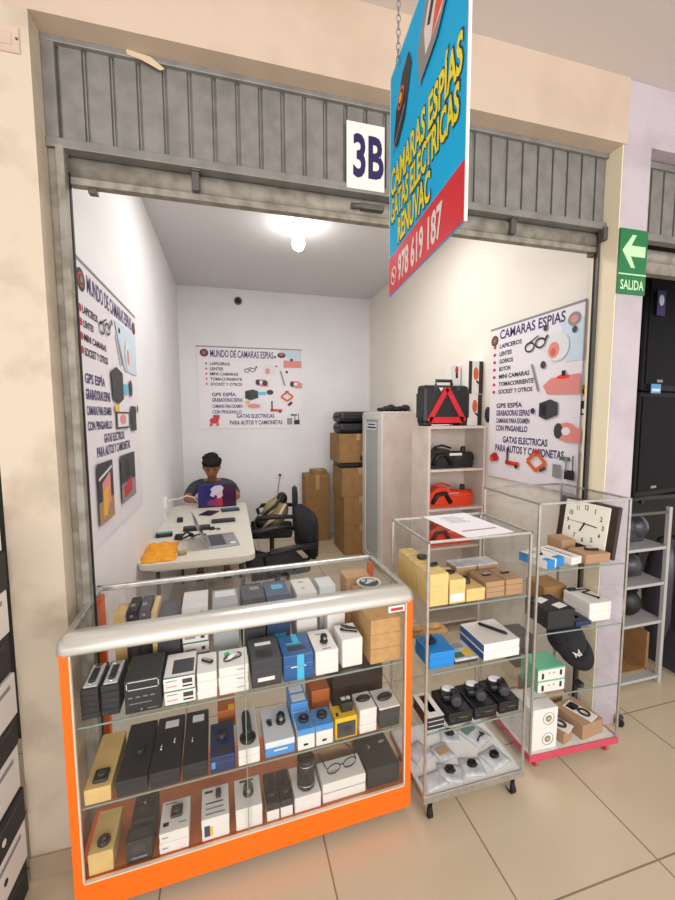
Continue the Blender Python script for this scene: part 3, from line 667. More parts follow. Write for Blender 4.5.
carton(SC, .471, .575, .035, .15, zA, .0335, 'white wide box in the stack under a folded cable gadget', WCARD, n=3, front=[(.6, .85, .55, .62, GREYINK)])
t = thing('earphone_gadget', 'black looped earphone gadget with white capsules and green tip on white boxes', 'gadget', SC(.522, .09, zA+.102), SC.a+.4)
MB().tube([(.034*math.cos(q), .016*math.sin(q), .003+.002*math.sin(3*q)) for q in [2*PI*i/18 for i in range(18)]], .0025, 6, True).build('cable', BLACK, t)
MB().tube([(-.02, -.006, .008), (.018, .006, .008)], .007, 10).build('capsule', WCARD, t)
MB().box(-.018, -.002, .022, .036, 0, .008, .002).build('green_tip', mat('bright_green_plastic', '#2DBE6C', .4), t)
carton(SC, .585, .697, .035, .195, zA, .103, 'charcoal camera box with white bars left of the glossy blue box', DGREY,
       front=[(.2, .75, .22, .36, WCARD)], top=[(.2, .75, .62, .75, WCARD), (.18, .72, .12, .45, BLACK)])
carton(SC, .702, .818, .035, .18, zA, .100, 'glossy blue camera box with cyan highlights on the top shelf', MIDB,
       front=[(.45, .68, .0, 1, CYANM), (.25, .75, .52, .56, WCARD)], top=[(.2, .8, .22, .42, BLACK), (.2, .7, .52, .58, CYANM), (.45, .65, .6, 1, CYANM)])
carton(SC, .826, .918, .035, .19, zA, .0475, 'white camera box in the stack right of the glossy blue box', WCARD, n=2, top=[(.3, .7, .75, .8, GREYINK), (.35, .7, .08, .12, GREYINK)])
dev(SC, .875, .095, zA+.097, 'ptz', 'small black swivel camera on white boxes by the blue box', .8)
carton(SC, .938, 1.024, .05, .17, zA, .115, 'tall plain white box left of the kraft stack', WCARD)
t = thing('clip_camera', 'black and silver hinged clip camera on the tall plain white box', 'gadget', SC(.985, .11, zA+.1156), SC.a-.5)
MB().box(-.036, .036, -.006, .006, 0, .008, .002).build('lower_arm', BLACK, t); MB().box(-.036, .03, -.004, .006, .012, .02, .002, M=Matrix.Rotation(.12, 4, 'Y')).build('upper_arm', BLACK, t)
MB().box(-.02, .036, -.0055, .0055, .0082, .0112).build('silver_strip', CHROME, t)
carton(SC, 1.052, 1.186, .035, .17, zA, .0605, 'kraft box in the plain stack at the top shelf right end', KRAFT, n=3)
t = thing('round_tin', 'white round dish of black and white bits on the kraft boxes', 'dish', SC(1.125, .238, zA+.2223), 0)
MB().lathe([(.025, 0), (.03, .003), (.052, .026), (.056, .03), (.053, .031), (.046, .027), (.01, .024)], seg=28).build('dish', WCARD, t)
MB().m(INK).lathe([(.044, .0265), (.044, .0285)], seg=24).m(WCARD2).box(-.025, .012, -.012, .002, .0285, .034, .002, M=Matrix.Rotation(.5, 4, 'Z')).box(-.01, .03, .006, .016, .0285, .036, .002, M=Matrix.Rotation(-.4, 4, 'Z')).box(-.03, -.012, .008, .022, .0285, .034, .002).build('contents', None, t)
# top shelf, back row
carton(SC, 0.085, 0.130, 0.3, 0.4, zA, 0.2300, 'tall pale kraft box at the back left of the top shelf', PALEK)
for i, u in enumerate((.137, .180)):
    carton(SC, u, u+.04, .27, .40, zA, .25, ('left' if i == 0 else 'right')+' of two tall black boxes in the back row', BLACKM, front=[(.3, .6, .9, .94, GREYINK)], top=[(.2, .6, .3, .5, GREYINK)])
carton(SC, 0.227, 0.247, 0.25, 0.4, zA, 0.2450, 'thin pale kraft box between black boxes in the back row', PALEK)
carton(SC, 0.251, 0.330, 0.23, 0.4, zA, 0.2200, 'squat charcoal box behind the green striped white boxes', DGREY)
carton(SC, 0.337, 0.435, 0.24, 0.4, zA, 0.0485, 'white box with green band in the back row stack', WCARD, n=5, front=[(0, 1, 0, .12, DGREEN), (.1, .5, .4, .55, GREYINK), (.7, .85, .35, .65, DGREY)], top=[(.1, .9, .2, .5, WCARD2)])
carton(SC, 0.452, 0.555, 0.25, 0.4, zA, 0.2350, 'pale grey camera box with white strip in the back row', mat('pale_grey_card', '#A9ABAD', .5), front=[(.0, 1, .55, .72, WCARD2)], top=[(.1, .9, .5, .9, WCARD2)])
carton(SC, 0.569, 0.665, 0.25, 0.4, zA, 0.2450, 'charcoal camera box beside a blue one in the back row', DGREY, top=[(.4, .8, .55, .75, GREYINK)], front=[(.3, .8, .1, .2, WCARD2)])
carton(SC, 0.670, 0.770, 0.25, 0.4, zA, 0.2450, 'blue camera box with cyan glow print in the back row', mat('deep_blue_grey_card', '#35496B', .35), top=[(.3, .8, .4, .7, CYANM)], front=[(.3, .8, .1, .3, CYANM)])
carton(SC, 0.795, 0.885, 0.24, 0.4, zA, 0.1200, 'white camera box in the tall back row pair', WCARD, n=2, top=[(.35, .5, .3, .36, GREYINK), (.3, .6, .7, .76, GREYINK)], group='tall white pair in the back row')
carton(SC, 0.910, 0.985, 0.29, 0.4, zA, 0.2350, 'upright white box near the back right of the top shelf', WCARD2)
carton(SC, 0.920, 1.000, 0.2, 0.27, zA, 0.1950, 'short white box before the upright white one', WCARD)
carton(SC, 1.040, 1.155, 0.3, 0.4, zA, 0.2550, 'large plain kraft box in the back right corner of the showcase', KRAFT)
carton(SC, 1.06, 1.185, .185, .292, zA, .222, 'medium kraft box behind the kraft stack', KRAFT)
carton(SC, .86, .93, .195, .23, zA, .06, 'low dark box behind the swivel camera', DGREY)

# ---- showcase, middle shelf
carton(SC, .036, .116, .025, .27, zB, .055, 'long kraft box under a round black camera on the middle shelf', PALEK)
dev(SC, .080, .065, zB+.0555, 'eye', 'square black camera with rounded corners on the long kraft box', 1.05)
for i, (u0, u1, w_) in enumerate(((.130, .228, 'first'), (.233, .331, 'second'), (.338, .424, 'third'))):
    carton(SC, u0, u1, .025, .29, zB, .056, f'{w_} from the left of three long black boxes on the middle shelf', BLACKM, group='long black boxes on the middle shelf',
           top=[(.3, .8, .76, .9, WCARD)] if i else [], front=[])
    if i == 0: dev(SC, .19, .14, zB+.0565, 'cube', 'small black cube camera on the first long black box', .8)
    else:
        t = thing('earpiece', ('pair of' if i == 1 else 'single')+' small silver earpiece on the '+w_+' long black box', 'gadget', SC((u0+u1)/2, .13, zB+.0565), SC.a)
        for sx in ((-1, 1) if i == 1 else (-.6,)):
            MB().lathe([(.004, 0), (.005, .006), (.003, .009)], c=(sx*.022, .01*sx, 0), seg=10).box(sx*.022-.002, sx*.022+.002, .01*sx, .01*sx+.022, 0, .004).build('ear_bud', CHROME, t)
carton(SC, .432, .520, .025, .19, zB, .060, 'navy blue camera box with pale label in the middle shelf', NAVY, front=[(.05, .2, .3, .7, SKYB)], top=[(.3, .8, .05, .3, DGREY)])
dev(SC, .475, .115, zB+.0605, 'cube', 'black cube camera standing on the navy blue box', 1.0)
carton(SC, .46, .53, .23, .39, zB, .075, 'orange brown carton behind the navy blue box', RUSTDECK, top=[(.6, .95, .0, .2, YEL)])
carton(SC, .530, .608, .025, .24, zB, .030, 'white slim box in the pair under a black bullet camera', WCARD, n=2)
dev(SC, .568, .115, zB+.061, 'bullet', 'black long handled camera lying on white boxes by the glass joint', 1.25)
carton(SC, .628, .740, .03, .21, zB, .060, 'white and blue box with two black cameras printed and lying on it', SKYB, WCARD2, front=[(.3, .75, .35, .45, WCARD)], top=[(.15, .35, .55, .66, GREYINK)])
dev(SC, .70, .12, zB+.0605, 'ptz', 'round black swivel camera on the white and blue box', .95)
dev(SC, .655, .12, zB+.0605, 'plug', 'tiny black plug camera on the white and blue box', .55, 20)
for u0, u1, w_ in ((.750, .818, 'left'), (.823, .892, 'right')):
    carton(SC, u0, u1, .025, .115, zB, .085, f'{w_} of two white boxes with blue lids and black lenses', WCARD, front=[(.35, .6, .2, .3, INK), (0, 1, .72, 1, SKYB)], top=[(0, 1, 0, 1, SKYB)], group='white boxes with blue lids')
    dev(SC, (u0+u1)/2, .07, zB+.0861, 'round', f'{w_} round black lens on a blue lidded box', .95)
carton(SC, .745, .815, .13, .25, zB, .115, 'tall blue and white box behind the blue lidded pair', SKYB, front=[(.1, .9, .5, .7, WCARD2)], top=[(.1, .9, .1, .45, WCARD2), (.1, .9, .55, .9, WCARD2)])
carton(SC, .84, .92, .17, .30, zB, .12, 'rust brown box behind the blue lidded pair', RUSTDECK)
carton(SC, .902, .994, .03, .105, zB, .088, 'yellow box with a dark camera photo on its front', YEL, front=[(.08, .92, .08, .8, DGREY), (.35, .75, .2, .6, GREYINK)], top=[(.1, .22, .2, .45, INK)])
carton(SC, .935, .985, .055, .10, zB+.0886, .04, 'small black gadget box standing on the yellow box', BLACK, top=[(.15, .5, .4, .8, WCARD2), (.6, .9, .4, .8, WCARD)])
carton(SC, 1.004, 1.078, .03, .13, zB, .034, 'white small box in the stack under a black key fob', WCARD, n=3)
dev(SC, 1.04, .085, zB+.1035, 'key', 'black key fob camera on the small white stack', 1.1, 0)
carton(SC, 1.090, 1.182, .03, .14, zB, .088, 'black box with white lid at the right end of the middle shelf', BLACKM, top=[(0, 1, 0, 1, WCARD)], front=[(0, 1, .94, 1, WCARD)])
dev(SC, 1.137, .085, zB+.0887, 'key', 'larger black key fob camera on the white lidded black box', 1.25, 10)
carton(SC, .94, 1.18, .20, .39, zB, .155, 'wide dark brown carton at the back right of the middle shelf', DECKB)

# ---- showcase, bottom shelf
carton(SC, .036, .112, 0.022, 0.180, zC, 0.0770, 'pale kraft box with black lens on the showcase bottom', PALEK)
dev(SC, .078, 0.055, zC+0.0777, 'round', 'round black lens on the bottom left kraft box', .95)
carton(SC, .150, .232, 0.022, 0.075, zC, 0.0812, 'black camera box at front left of the showcase bottom', BLACKM, top=[(.2, .8, .2, .8, DGREY)], front=[(.2, .8, .2, .26, GREYINK), (.25, .75, .45, .8, DGREY)])
carton(SC, .155, .235, 0.090, 0.200, zC, 0.0868, 'second black camera box behind the front left black one', BLACKM, top=[(.25, .75, .3, .7, DGREY)])
dev(SC, .195, 0.150, zC+0.0877, 'ptz', 'black swivel camera on the rear black camera box', .55)
carton(SC, .254, .352, 0.022, 0.145, zC, 0.0378, 'white camera box with small print in the pair under a round lens', WCARD, n=2, front=[(.1, .3, .5, .58, GREYINK)], top=[(.1, .3, .2, .32, INK), (.65, .9, .2, .24, GREYINK), (.1, .5, .88, .92, GREYINK)])
dev(SC, .308, 0.090, zC+0.0777, 'eye', 'oval black lens camera on the white camera boxes', .95)
carton(SC, .395, .492, 0.022, 0.150, zC, 0.0840, 'white box with lines of print and a small black camera', WCARD, top=[(.15, .85, .12, .17, GREYINK), (.15, .8, .28, .33, GREYINK), (.15, .8, .45, .49, INK), (.1, .4, .8, .88, INK)], front=[(.1, .3, .2, .7, NAVY), (.3, .4, .2, .6, YEL)])
dev(SC, .455, 0.110, zC+0.0849, 'plug', 'small upright black camera on the printed white box', .75)
carton(SC, .515, .612, 0.022, 0.150, zC, 0.0840, 'white box with a black bulb camera left of the glass joint', WCARD, top=[(.2, .75, .85, .92, DGREY)])
dev(SC, .565, 0.080, zC+0.0849, 'ptz', 'black bulb camera on the white box left of the glass joint', 1.0)
for k, (u0, u1) in enumerate(((.628, .676), (.680, .728))):
    w_ = ('left', 'right')[k]
    carton(SC, u0, u1, 0.022, 0.160, zC, 0.0700, f'{w_} of two slim white and black watch boxes', WCARD, BLACKM, group='slim watch boxes')
    dev(SC, (u0+u1)/2, 0.065, zC+0.0707, 'watch', f'{w_} of two black watches lying on slim boxes', .8)
carton(SC, .735, .84, 0.022, 0.160, zC, 0.0630, 'white box carrying a black bottle speaker', WCARD)
dev(SC, .79, 0.070, zC+0.0637, 'speaker', 'tall black bottle speaker with chrome bands on a white box', .95)
carton(SC, .848, 1.030, 0.027, 0.130, zC, 0.0812, 'wide white box with spy glasses on top', WCARD, top=[(.1, .9, .6, .95, WCARD2)], front=[(0, 1, .5, .53, GREYINK)])
dev(SC, .94, 0.070, zC+0.0821, 'glasses', 'black framed camera glasses lying on the wide white box', 1.1, 8)
carton(SC, .85, 1.03, .20, .31, zC, .07, 'brown carton behind the wide white glasses box', BROWNK)
carton(SC, 1.040, 1.182, .03, .21, zC, .085, 'large black box at the bottom right of the showcase', BLACKM)
dev(SC, 1.08, .13, zC+.0857, 'ptz', 'dark swivel camera on the large black box', .6)
t = thing('camera_part', 'small silver gadget on the large black box', 'gadget', SC(1.145, .14, zC+.0857), SC.a)
MB().box(-.014, .014, -.008, .008, 0, .008, .002).build('body', BLACK, t); MB().box(-.012, .012, -.006, .006, .008, .0095).build('silver_face', CHROME, t)

# ------------------------------------------------------------------ first cabinet
zt = .9205
carton(C1, .024, .092, .25, .33, zt, .135, 'rearmost tall pale kraft box along the left of the cabinet', PALEK)
carton(C1, .024, .092, .15, .245, zt, .130, 'middle tall pale kraft box along the left of the cabinet', PALEK)
carton(C1, .022, .105, .02, .14, zt, .132, 'front tall pale kraft box at the cabinet corner', PALEK)
dev(C1, .078, .20, zt+.1305, 'round', 'silver rimmed black camera on the middle tall kraft box', 1.0)
dev(C1, .085, .11, zt+.1325, 'key', 'black key fob on the front tall kraft box', .9, 20)
carton(C1, .110, .183, .02, .15, zt, .100, 'pale kraft box with white label behind the cabinet front', PALEK, front=[(.05, .9, .1, .42, WCARD)])
dev(C1, .147, .09, zt+.1005, 'key', 'black oval fob on the labelled pale kraft box', 1.0)
carton(C1, .188, .275, .02, .13, zt, .052, 'low pale kraft box with a black camera on top', PALEK)
dev(C1, .218, .085, zt+.0525, 'cube', 'black cube camera on the low pale kraft box', 1.05)
for (u0, u1, w_) in ((.284, .374, 'left'), (.378, .464, 'right')):
    carton(C1, u0, u1, .025, .15, zt, .0225, f'flat kraft box in the {w_} pile of grey brown boxes', BROWNK, n=3, group=f'flat boxes in the {w_} grey brown pile')
    dev(C1, (u0+u1)/2, .09, zt+.069, 'clip', f'flat black gadget on the {w_} grey brown pile', .8, 0)
for (u0, u1, w_) in ((.24, .345, 'left'), (.35, .455, 'right')):
    r = carton(C1, u0, u1, .18, .27, zt, .075, f'{w_} of two plastic wrapped kraft boxes at the cabinet back', BROWNK)[0]
    MB().box(-(u1-u0)/2-.001, (u1-u0)/2+.001, -.046, .046, .074, .080, .003).build('plastic_wrap', PVCB, r)
dev(C1, .20, .24, zt+.02, 'key', 'small dark gadget behind the low kraft boxes', .9) if False else None
# second shelf
zt = .6505
carton(C1, .030, .145, .03, .16, zt, .034, 'bright blue box in the pair at the cabinet left', BLUE, n=2)
t = thing('spy_camera', 'black camera block lying on the bright blue boxes', 'gadget', C1(.075, .10, zt+.0693), .3)
MB().box(-.02, .02, -.014, .014, 0, .018, .004).build('body', BLACK, t); MB().tube([(-.006, 0, .02), (.02, .02, .02), (.03, .035, .01)], .003, 6).build('cable', BLACK, t)
r = carton(C1, .148, .258, .03, .15, zt, .022, 'clear pack of dark circuit boards between the blue and white boxes', DGREY, PVCB, name='gadget_pack', top=[(.1, .5, .1, .4, DGREEN), (.55, .9, .15, .5, YEL), (.1, .8, .6, .9, GREYINK), (.2, .5, .5, .56, CYANM)])
carton(C1, .276, .454, .02, .195, zt, .036, 'large white box with blue side in the pair under a pen', WCARD, n=2, left=[(0, 1, .1, .9, MIDB)], front=[(.3, .302, 0, 1, GREYINK)])
t = dev(C1, .385, .11, zt+.0733, 'pen', 'black spy pen lying on the large white boxes', 1.15, 32)
t = thing('foam_strip', 'crumpled brown packing at the back of the second cabinet shelf', 'packaging', C1(.15, .28, zt))
MB().box(-.10, .10, -.03, .03, 0, .022, .008).ball((-.05, 0, .03), .03, .02, .012).ball((.04, .004, .03), .035, .02, .014).build('packing', KRAFT, t)
# third shelf
zt = .3955
carton(C1, .024, .098, .02, .16, zt, .018, 'white edged black box in the flat stack at the left post', BLACKM, n=3, top=[(0, 1, 0, 1, WCARD), (.3, .7, .2, .9, BLACK)], front=[(.0, 1, .0, .12, WCARD)])
for i, (u0, u1, w_) in enumerate(((.118, .232, 'left'), (.240, .350, 'middle'), (.362, .462, 'right'))):
    carton(C1, u0, u1, .02, .17, zt, .052, f'{w_} black dash camera box with yellow stripe', BLACK, front=[(.45, .8, .5, .54, mat('dull_gold_print', '#8E7A35', .5)), (.4, .8, .3, .36, DGREY), (.1, .25, .3, .5, DGREY)], top=[(.5, .9, .05, .3, DGREY)], group='black dash camera boxes')
    t = thing('dash_camera', f'{w_} of three black cameras with pale lids on black boxes', 'camera', C1((u0+u1)/2, .10, zt+.0527), -.3, 'cameras with pale lids')
    MB().box(-.042, .042, -.03, .04, 0, .034, .012).ball((.012, -.012, .036), .02, .024, .014).build('body', BLACK, t)
    MB().lathe([(.02, 0), (.023, .005), (.023, .022), (.015, .027)], M=Matrix.Translation((.012, -.026, .02)) @ Euler((PI/2, 0, 0)).to_matrix().to_4x4(), seg=18).build('lens_barrel', DGREY, t)
    MB().lathe([(.024, .032), (.026, .035), (.024, .039), (.018, .041)], c=(-.008, .022, 0), seg=18, M=Matrix.Diagonal((1.15, .75, 1, 1))).build('lid', WCARD2, t)
# base: plastic packs with black parts
zt = .1290
packs = [(.075, .056, 8, .105, .075, 0, 'empty clear'), (.075, .20, 20, .10, .10, 0, 'flat pale'), (.160, .070, -22, .105, .085, 1, 'white backed'), (.270, .07, -12, .10, .09, 1, 'white backed'),
         (.395, .085, 14, .105, .095, 1, 'white backed'), (.185, .175, 8, .085, .09, 2, 'grey'), (.265, .25, -20, .09, .085, 1, 'white backed'), (.385, .225, 22, .11, .13, 3, 'green tinted')]
where = ['at the front left corner of the cabinet base', 'at the left side of the cabinet base', 'second from the left in the front row', 'in the middle of the front row of packs', 'at the front right of the cabinet base', 'with brown insert in the middle of the base', 'at the back of the cabinet base', 'at the back right of the cabinet base']
for (u, v, yw, w_, d_, kind, nm), wh in zip(packs, where):
    t = thing('gadget_pack', f'{nm} plastic pack {wh}', 'pack', C1(u, v, zt), math.radians(yw), 'plastic packs on the cabinet base')
    q = MB(); nx = 6
    gr = [[q.bm.verts.new((-w_/2+w_*i/nx, -d_/2+d_*j/nx, .004+.006*math.sin(PI*i/nx)*math.sin(PI*j/nx)+random.uniform(0, .002))) for i in range(nx+1)] for j in range(nx+1)]
    lo = [[q.bm.verts.new((-w_/2+w_*i/nx, -d_/2+d_*j/nx, 0)) for i in range(nx+1)] for j in range(nx+1)]
    fs = []
    for j in range(nx):
        for i in range(nx):
            fs.append(q.bm.faces.new((gr[j][i], gr[j][i+1], gr[j+1][i+1], gr[j+1][i]))); fs.append(q.bm.faces.new((lo[j][i], lo[j+1][i], lo[j+1][i+1], lo[j][i+1])))
    for i in range(nx):
        fs.append(q.bm.faces.new((lo[0][i], lo[0][i+1], gr[0][i+1], gr[0][i]))); fs.append(q.bm.faces.new((lo[nx][i+1], lo[nx][i], gr[nx][i], gr[nx][i+1])))
        fs.append(q.bm.faces.new((lo[i+1][0], lo[i][0], gr[i][0], gr[i+1][0]))); fs.append(q.bm.faces.new((lo[i][nx], lo[i+1][nx], gr[i+1][nx], gr[i][nx])))
    q._f(fs, True)
    q.build('plastic_bag', PVCB, t)
    if kind == 1:
        MB().tube([(.024*math.cos(a)*(1-.02*i), .018*math.sin(a), .013+.0008*i) for i, a in enumerate([2*PI*k/10 for k in range(22)])], .003, 6).build('coiled_cable', BLACK, t)
        MB().box(-.014, .016, -.012, .014, .009, .02, .004).build('camera_module', BLACK, t)
    elif kind == 2: MB().box(-.03, .03, -.02, .02, .008, .014, .002).build('brown_insert', BROWNK, t)
    elif kind == 3:
        MB().box(-.04, .03, .01, .05, .009, .015, .002).build('green_board', mat('dull_green_board', '#5F7A6E', .5), t)
        MB().tube([(-.03, -.04, .012), (0, -.03, .014), (.03, -.035, .012), (.02, -.015, .014)], .0035, 6).build('cable', BLACK, t)
# price sheet on top
t = thing('price_sheet', 'white printed paper sheet lying on the cabinet glass top', 'paper', C1(.278, .175, 1.1956), math.radians(3))
MB().box(-.115, .115, -.165, .172, 0, .0012).build('sheet', PAPER, t)
q = MB()
for i in range(6): q.box(-.06+.01*(i % 2), .05-.012*(i % 3), .03+.018*i, .035+.018*i, .0011, .0016)
q.build('print_lines', GREYINK, t)
MB().box(-.085, .085, -.098, -.085, .0011, .0016).build('brown_line', BROWNK, t)

# ------------------------------------------------------------------ second cabinet
zt = .9705
r = carton(C2, .045, .165, .028, .178, zt, .042, 'blue and white camera box left of the clock', WCARD, front=[(0, .45, .0, 1, BLUE), (.55, 1, .0, 1, BLUE)], left=[(.65, 1, 0, 1, BLUE)], top=[(.0, .3, .0, .2, BLUE), (.55, 1, .0, .2, BLUE), (.25, .45, .7, .8, INK)], yaw=14)
dev(C2, .103, .11, zt+.0427, 'clip', 'flat black gadget on the blue and white box', 1.1, 60)
dev(C2, .055, .12, zt+.0427, 'clip', 'second flat black gadget at the left of that blue box', .8, 70) if False else None
carton(C2, .195, .270, .04, .22, zt, .017, 'white slim box beside the blue and white box', WCARD, n=2, top=[(.3, .42, .1, .9, INK), (.6, .66, .1, .9, GREYINK)], yaw=12)
carton(C2, .292, .432, .03, .14, zt, .045, 'low kraft box in front of the square clock', BROWNK)
dev(C2, .375, .085, zt+.0457, 'clip', 'black flat gadget on the kraft box before the clock', 1.3, -15)
carton(C2, .29, .375, .18, .28, zt, .07, 'taller kraft box behind the clock foot', BROWNK)
# leaning clock
ck = thing('wall_clock', 'square cream clock with dark frame leaning in the glass cabinet', 'clock', C2(.425, .195, zt+.004), (math.radians(-8), 0, C2.a+math.radians(-83.9)))
MB().box(-.165, .165, 0, .022, 0, .262, .006).build('frame', DWOOD, ck)
MB().box(-.124, .124, -.004, .002, .03, .248, .003).build('face', CLOCKF, ck)
cz = .14
for k in range(1, 13):
    a = PI/2-k*PI/6; x = .098*math.cos(a); z_ = cz+.084*math.sin(a)
    wd = .004 if k == 1 else .012 if k < 10 else .014 if k == 11 else .021
    text(ck, str(k), x-wd/2, x+wd/2, z_-.0125, z_+.0125, INK, -.0047, .02, 'numeral')
MB().prism(line(0, cz, -.022, cz-.045, .008), -.0056, -.0046).build('hour_hand', INK, ck)
MB().prism(line(0, cz, .07, cz-.004, .005), -.0066, -.0056).build('minute_hand', INK, ck)
MB().prism(line(.02, cz, -.085, cz, .002), -.0076, -.0068).build('second_hand', DGREY, ck)
MB().lathe([(.005, -.004), (.005, .004)], M=Matrix.Translation((0, -.006, cz)) @ Euler((PI/2, 0, 0)).to_matrix().to_4x4(), seg=12).build('hub', INK, ck)
# second shelf
zt = .6705
r = carton(C2, .095, .245, .03, .19, zt, .088, 'dark charcoal gadget box with white cards on top', BLACKM, name='gadget_box')[0]
t = thing('paper_card', 'front white card on the dark charcoal box', 'card', C2(.195, .075, zt+.0886), .2); MB().box(-.03, .03, -.02, .02, 0, .003, .001).build('card', WCARD, t)
t = thing('paper_card', 'rear white card on the dark charcoal box', 'card', C2(.145, .14, zt+.0886), .35); MB().box(-.032, .032, -.02, .02, 0, .003, .001).build('card', WCARD, t)
carton(C2, .250, .338, .025, .15, zt, .020, 'flat navy leaflet box with pale print right of the charcoal box', NAVY, top=[(.1, .9, .1, .9, DGREY), (.3, .6, .3, .7, SKYB)])
carton(C2, .342, .470, .045, .21, zt, .046, 'white box in the pair under a black cable on the cabinet', WCARD, n=2)
t = thing('cable', 'black coiled cable on the white box pair', 'cable', C2(.43, .13, zt+.0936), 0)
MB().tube([(-.06, .06, .003), (-.03, .05, .006), (.01, .045, .008), (.03, .03, .004), (-.03, .02, .006), (-.005, -.02, .003), (.01, -.045, .003), (-.008, -.05, .003)], .0035, 6).build('wire', BLACK, t)
MB().box(-.075, -.03, .055, .075, 0, .012, .003).build('plug_head', BLACK, t)
carton(C2, .25, .39, .24, .38, zt, .10, 'brown box at the back of the second cabinet shelf', BROWNB)
# third shelf
zt = .3605
carton(C2, .055, .205, .03, .15, zt, .060, 'white box with green lid in the pair at the cabinet left', WCARD, n=2, top=[(0, 1, 0, 1, GREEN)], left=[(0, 1, 0, 1, GREEN)], front=[(0, 1, .88, 1, GREEN), (.14, .22, .15, .6, INK), (.38, .44, .5, .65, SALMON), (.55, .62, .5, .65, SALMON), (.8, .88, .3, .75, INK)])
carton(C2, .08, .18, .22, .34, zt, .17, 'dark bag like box behind the green lidded pair', DGREY)
# cap
cp = thing('baseball_cap', 'black baseball cap with white emblem leaning on the glass shelf', 'cap', C2(.275, .145, zt+.135), (math.radians(62), math.radians(10), math.radians(0)))
q = MB(); prof = []; seg = 24; rings = []
for j in range(9):
    th = j/8*PI/2; rr = .088*math.cos(th) if j < 8 else .004
    rings.append([q.bm.verts.new((rr*1.02*math.cos(2*PI*k/seg), rr*1.12*math.sin(2*PI*k/seg), .105*math.sin(th))) for k in range(seg)])
fs = []
for A, Bq in zip(rings, rings[1:]):
    for k in range(seg): fs.append(q.bm.faces.new((A[k], A[(k+1) % seg], Bq[(k+1) % seg], Bq[k])))
q._f(fs, True); q._f([q.bm.faces.new(rings[-1])])
CAPB = mat('black_cap_cloth', '#1D1D21', .85)
q.build('crown', CAPB, cp)
q = MB(); nb = 14; up = []; dn = []
for i in range(nb+1):
    a = -PI*.86+i/nb*PI*.72; x, y = .088*1.0*math.cos(a), .0975*math.sin(a); e = .075*math.sin((i/nb)*PI)**.6
    up.append((Vector((x, y, .006)), Vector((x*(1+.15*e/.075), y-e, -.004-.02*abs(math.cos(a))))))
for sgn, lst in ((0, up),):
    V0 = [q.bm.verts.new(a) for a, b in lst]; V1 = [q.bm.verts.new(b) for a, b in lst]; V2 = [q.bm.verts.new(b-Vector((0, 0, .003))) for a, b in lst]; V3 = [q.bm.verts.new(a-Vector((0, 0, .003))) for a, b in lst]
    fs = []
    for i in range(nb):
        for P, Q in ((V0, V1), (V1, V2), (V2, V3), (V3, V0)): fs.append(q.bm.faces.new((P[i], P[i+1], Q[i+1], Q[i])))
    fs += [q.bm.faces.new((V0[0], V1[0], V2[0], V3[0])), q.bm.faces.new((V0[-1], V3[-1], V2[-1], V1[-1]))]
    q._f(fs, True)
q.build('brim', CAPB, cp)
MB().ball((0, 0, .106), .008, .008, .005).build('button', CAPB, cp)
q = MB()
def on(x, z):  # on the crown front
    th = z; r0 = .0895*math.cos(th); a = -PI/2+x
    return Vector((r0*1.02*math.cos(a), r0*1.12*math.sin(a), .107*math.sin(th)))
for pts in ([(-.20, .35), (-.20, .78)], [(-.20, .78), (.16, .38)], [(.16, .38), (.16, .82)], [(-.30, .92), (-.02, .66)], [(.26, .92), (-.02, .66)], [(-.02, .66), (-.02, .26)]):
    (x0, z0), (x1, z1) = pts
    q.tube([on(x0+(x1-x0)*i/4, z0+(z1-z0)*i/4) for i in range(5)], .0032, 6)
q.build('emblem', WCARD, cp)
bd = Vector((.3, -.6, -.74)).normalized(); upv = Vector((-.65, -.55, .5)); upv = (upv-bd*upv.dot(bd)).normalized()
yv = -bd; xv = yv.cross(upv); RM = Matrix((xv, yv, upv)).transposed()
cp.rotation_euler = RM.to_euler()
lowz = min((RM @ v.co).z for o_ in cp.children for v in o_.data.vertices)
cp.location = C2(.362, .20, zt-lowz+.0005)
dev(C2, .29, .035, zt, 'cube', 'small black block under the cap brim', 1.0, name='mini_camera')
# base
zt = .0785
carton(C2, .022, .165, .02, .17, zt, .103, 'white box with round target print in the pair at the cabinet base', WCARD, n=2)
for i in range(2):
    bx = [o for o in bpy.data.objects if o.get('label', '').startswith(POS[2][i]+' white box with round target')][0]
    q = MB()
    for r0, r1, mt in ((.030, .026, GREYINK), (.016, .0, mat('olive_print', '#77735A', .5)), (.009, .0, mat('pale_olive_print', '#B9B28A', .5))):
        if r1: [q.m(mt).prism(pp, -.0762, -.0751) for pp in ring(.02, .052, .03, .0025, 20)]
        else: q.m(mt).prism(ell(.02, .052, r0, r0, 18), -.0758-.0004*(r0 < .012), -.0751)
    q.build('round_print', None, bx)
for (u, v, w_, d_, h_, yw, lab, sh_) in ((.218, .10, .062, .15, .055, 14, 'narrow kraft box with a bubble pack in the cabinet base', .0), (.375, .115, .145, .17, .075, 8, 'wide kraft box with a bubble pack in the cabinet base', .0)):
    carton(C2, u-w_/2, u+w_/2, v-d_/2, v+d_/2, zt, h_, lab, BROWNK, yaw=yw)
    t = thing('bubble_pack', 'black and white carded gadget pack on the '+('narrow' if w_ < .1 else 'wide')+' kraft box', 'pack', C2(u+.008, v-.005, zt+h_+.001), C2.a+math.radians(yw+14))
    MB().box(-.036, .036, -.07, .07, 0, .002, .0008).build('card', WCARD, t)
    MB().m(INK).box(-.028, .028, .02, .06, .002, .0026).build('printed_panel', None, t)
    MB().tube([(.02*math.cos(a), -.02+.025*math.sin(a), .006) for a in [2*PI*k/14 for k in range(14)]], .005, 8, True).build('coiled_cable', BLACK, t)
    MB().box(-.016, .016, .012, .045, .002, .016, .004).build('camera_module', BLACK, t)
carton(C2, .22, .40, .24, .38, zt, .12, 'brown carton at the back of the cabinet base', BROWNK)

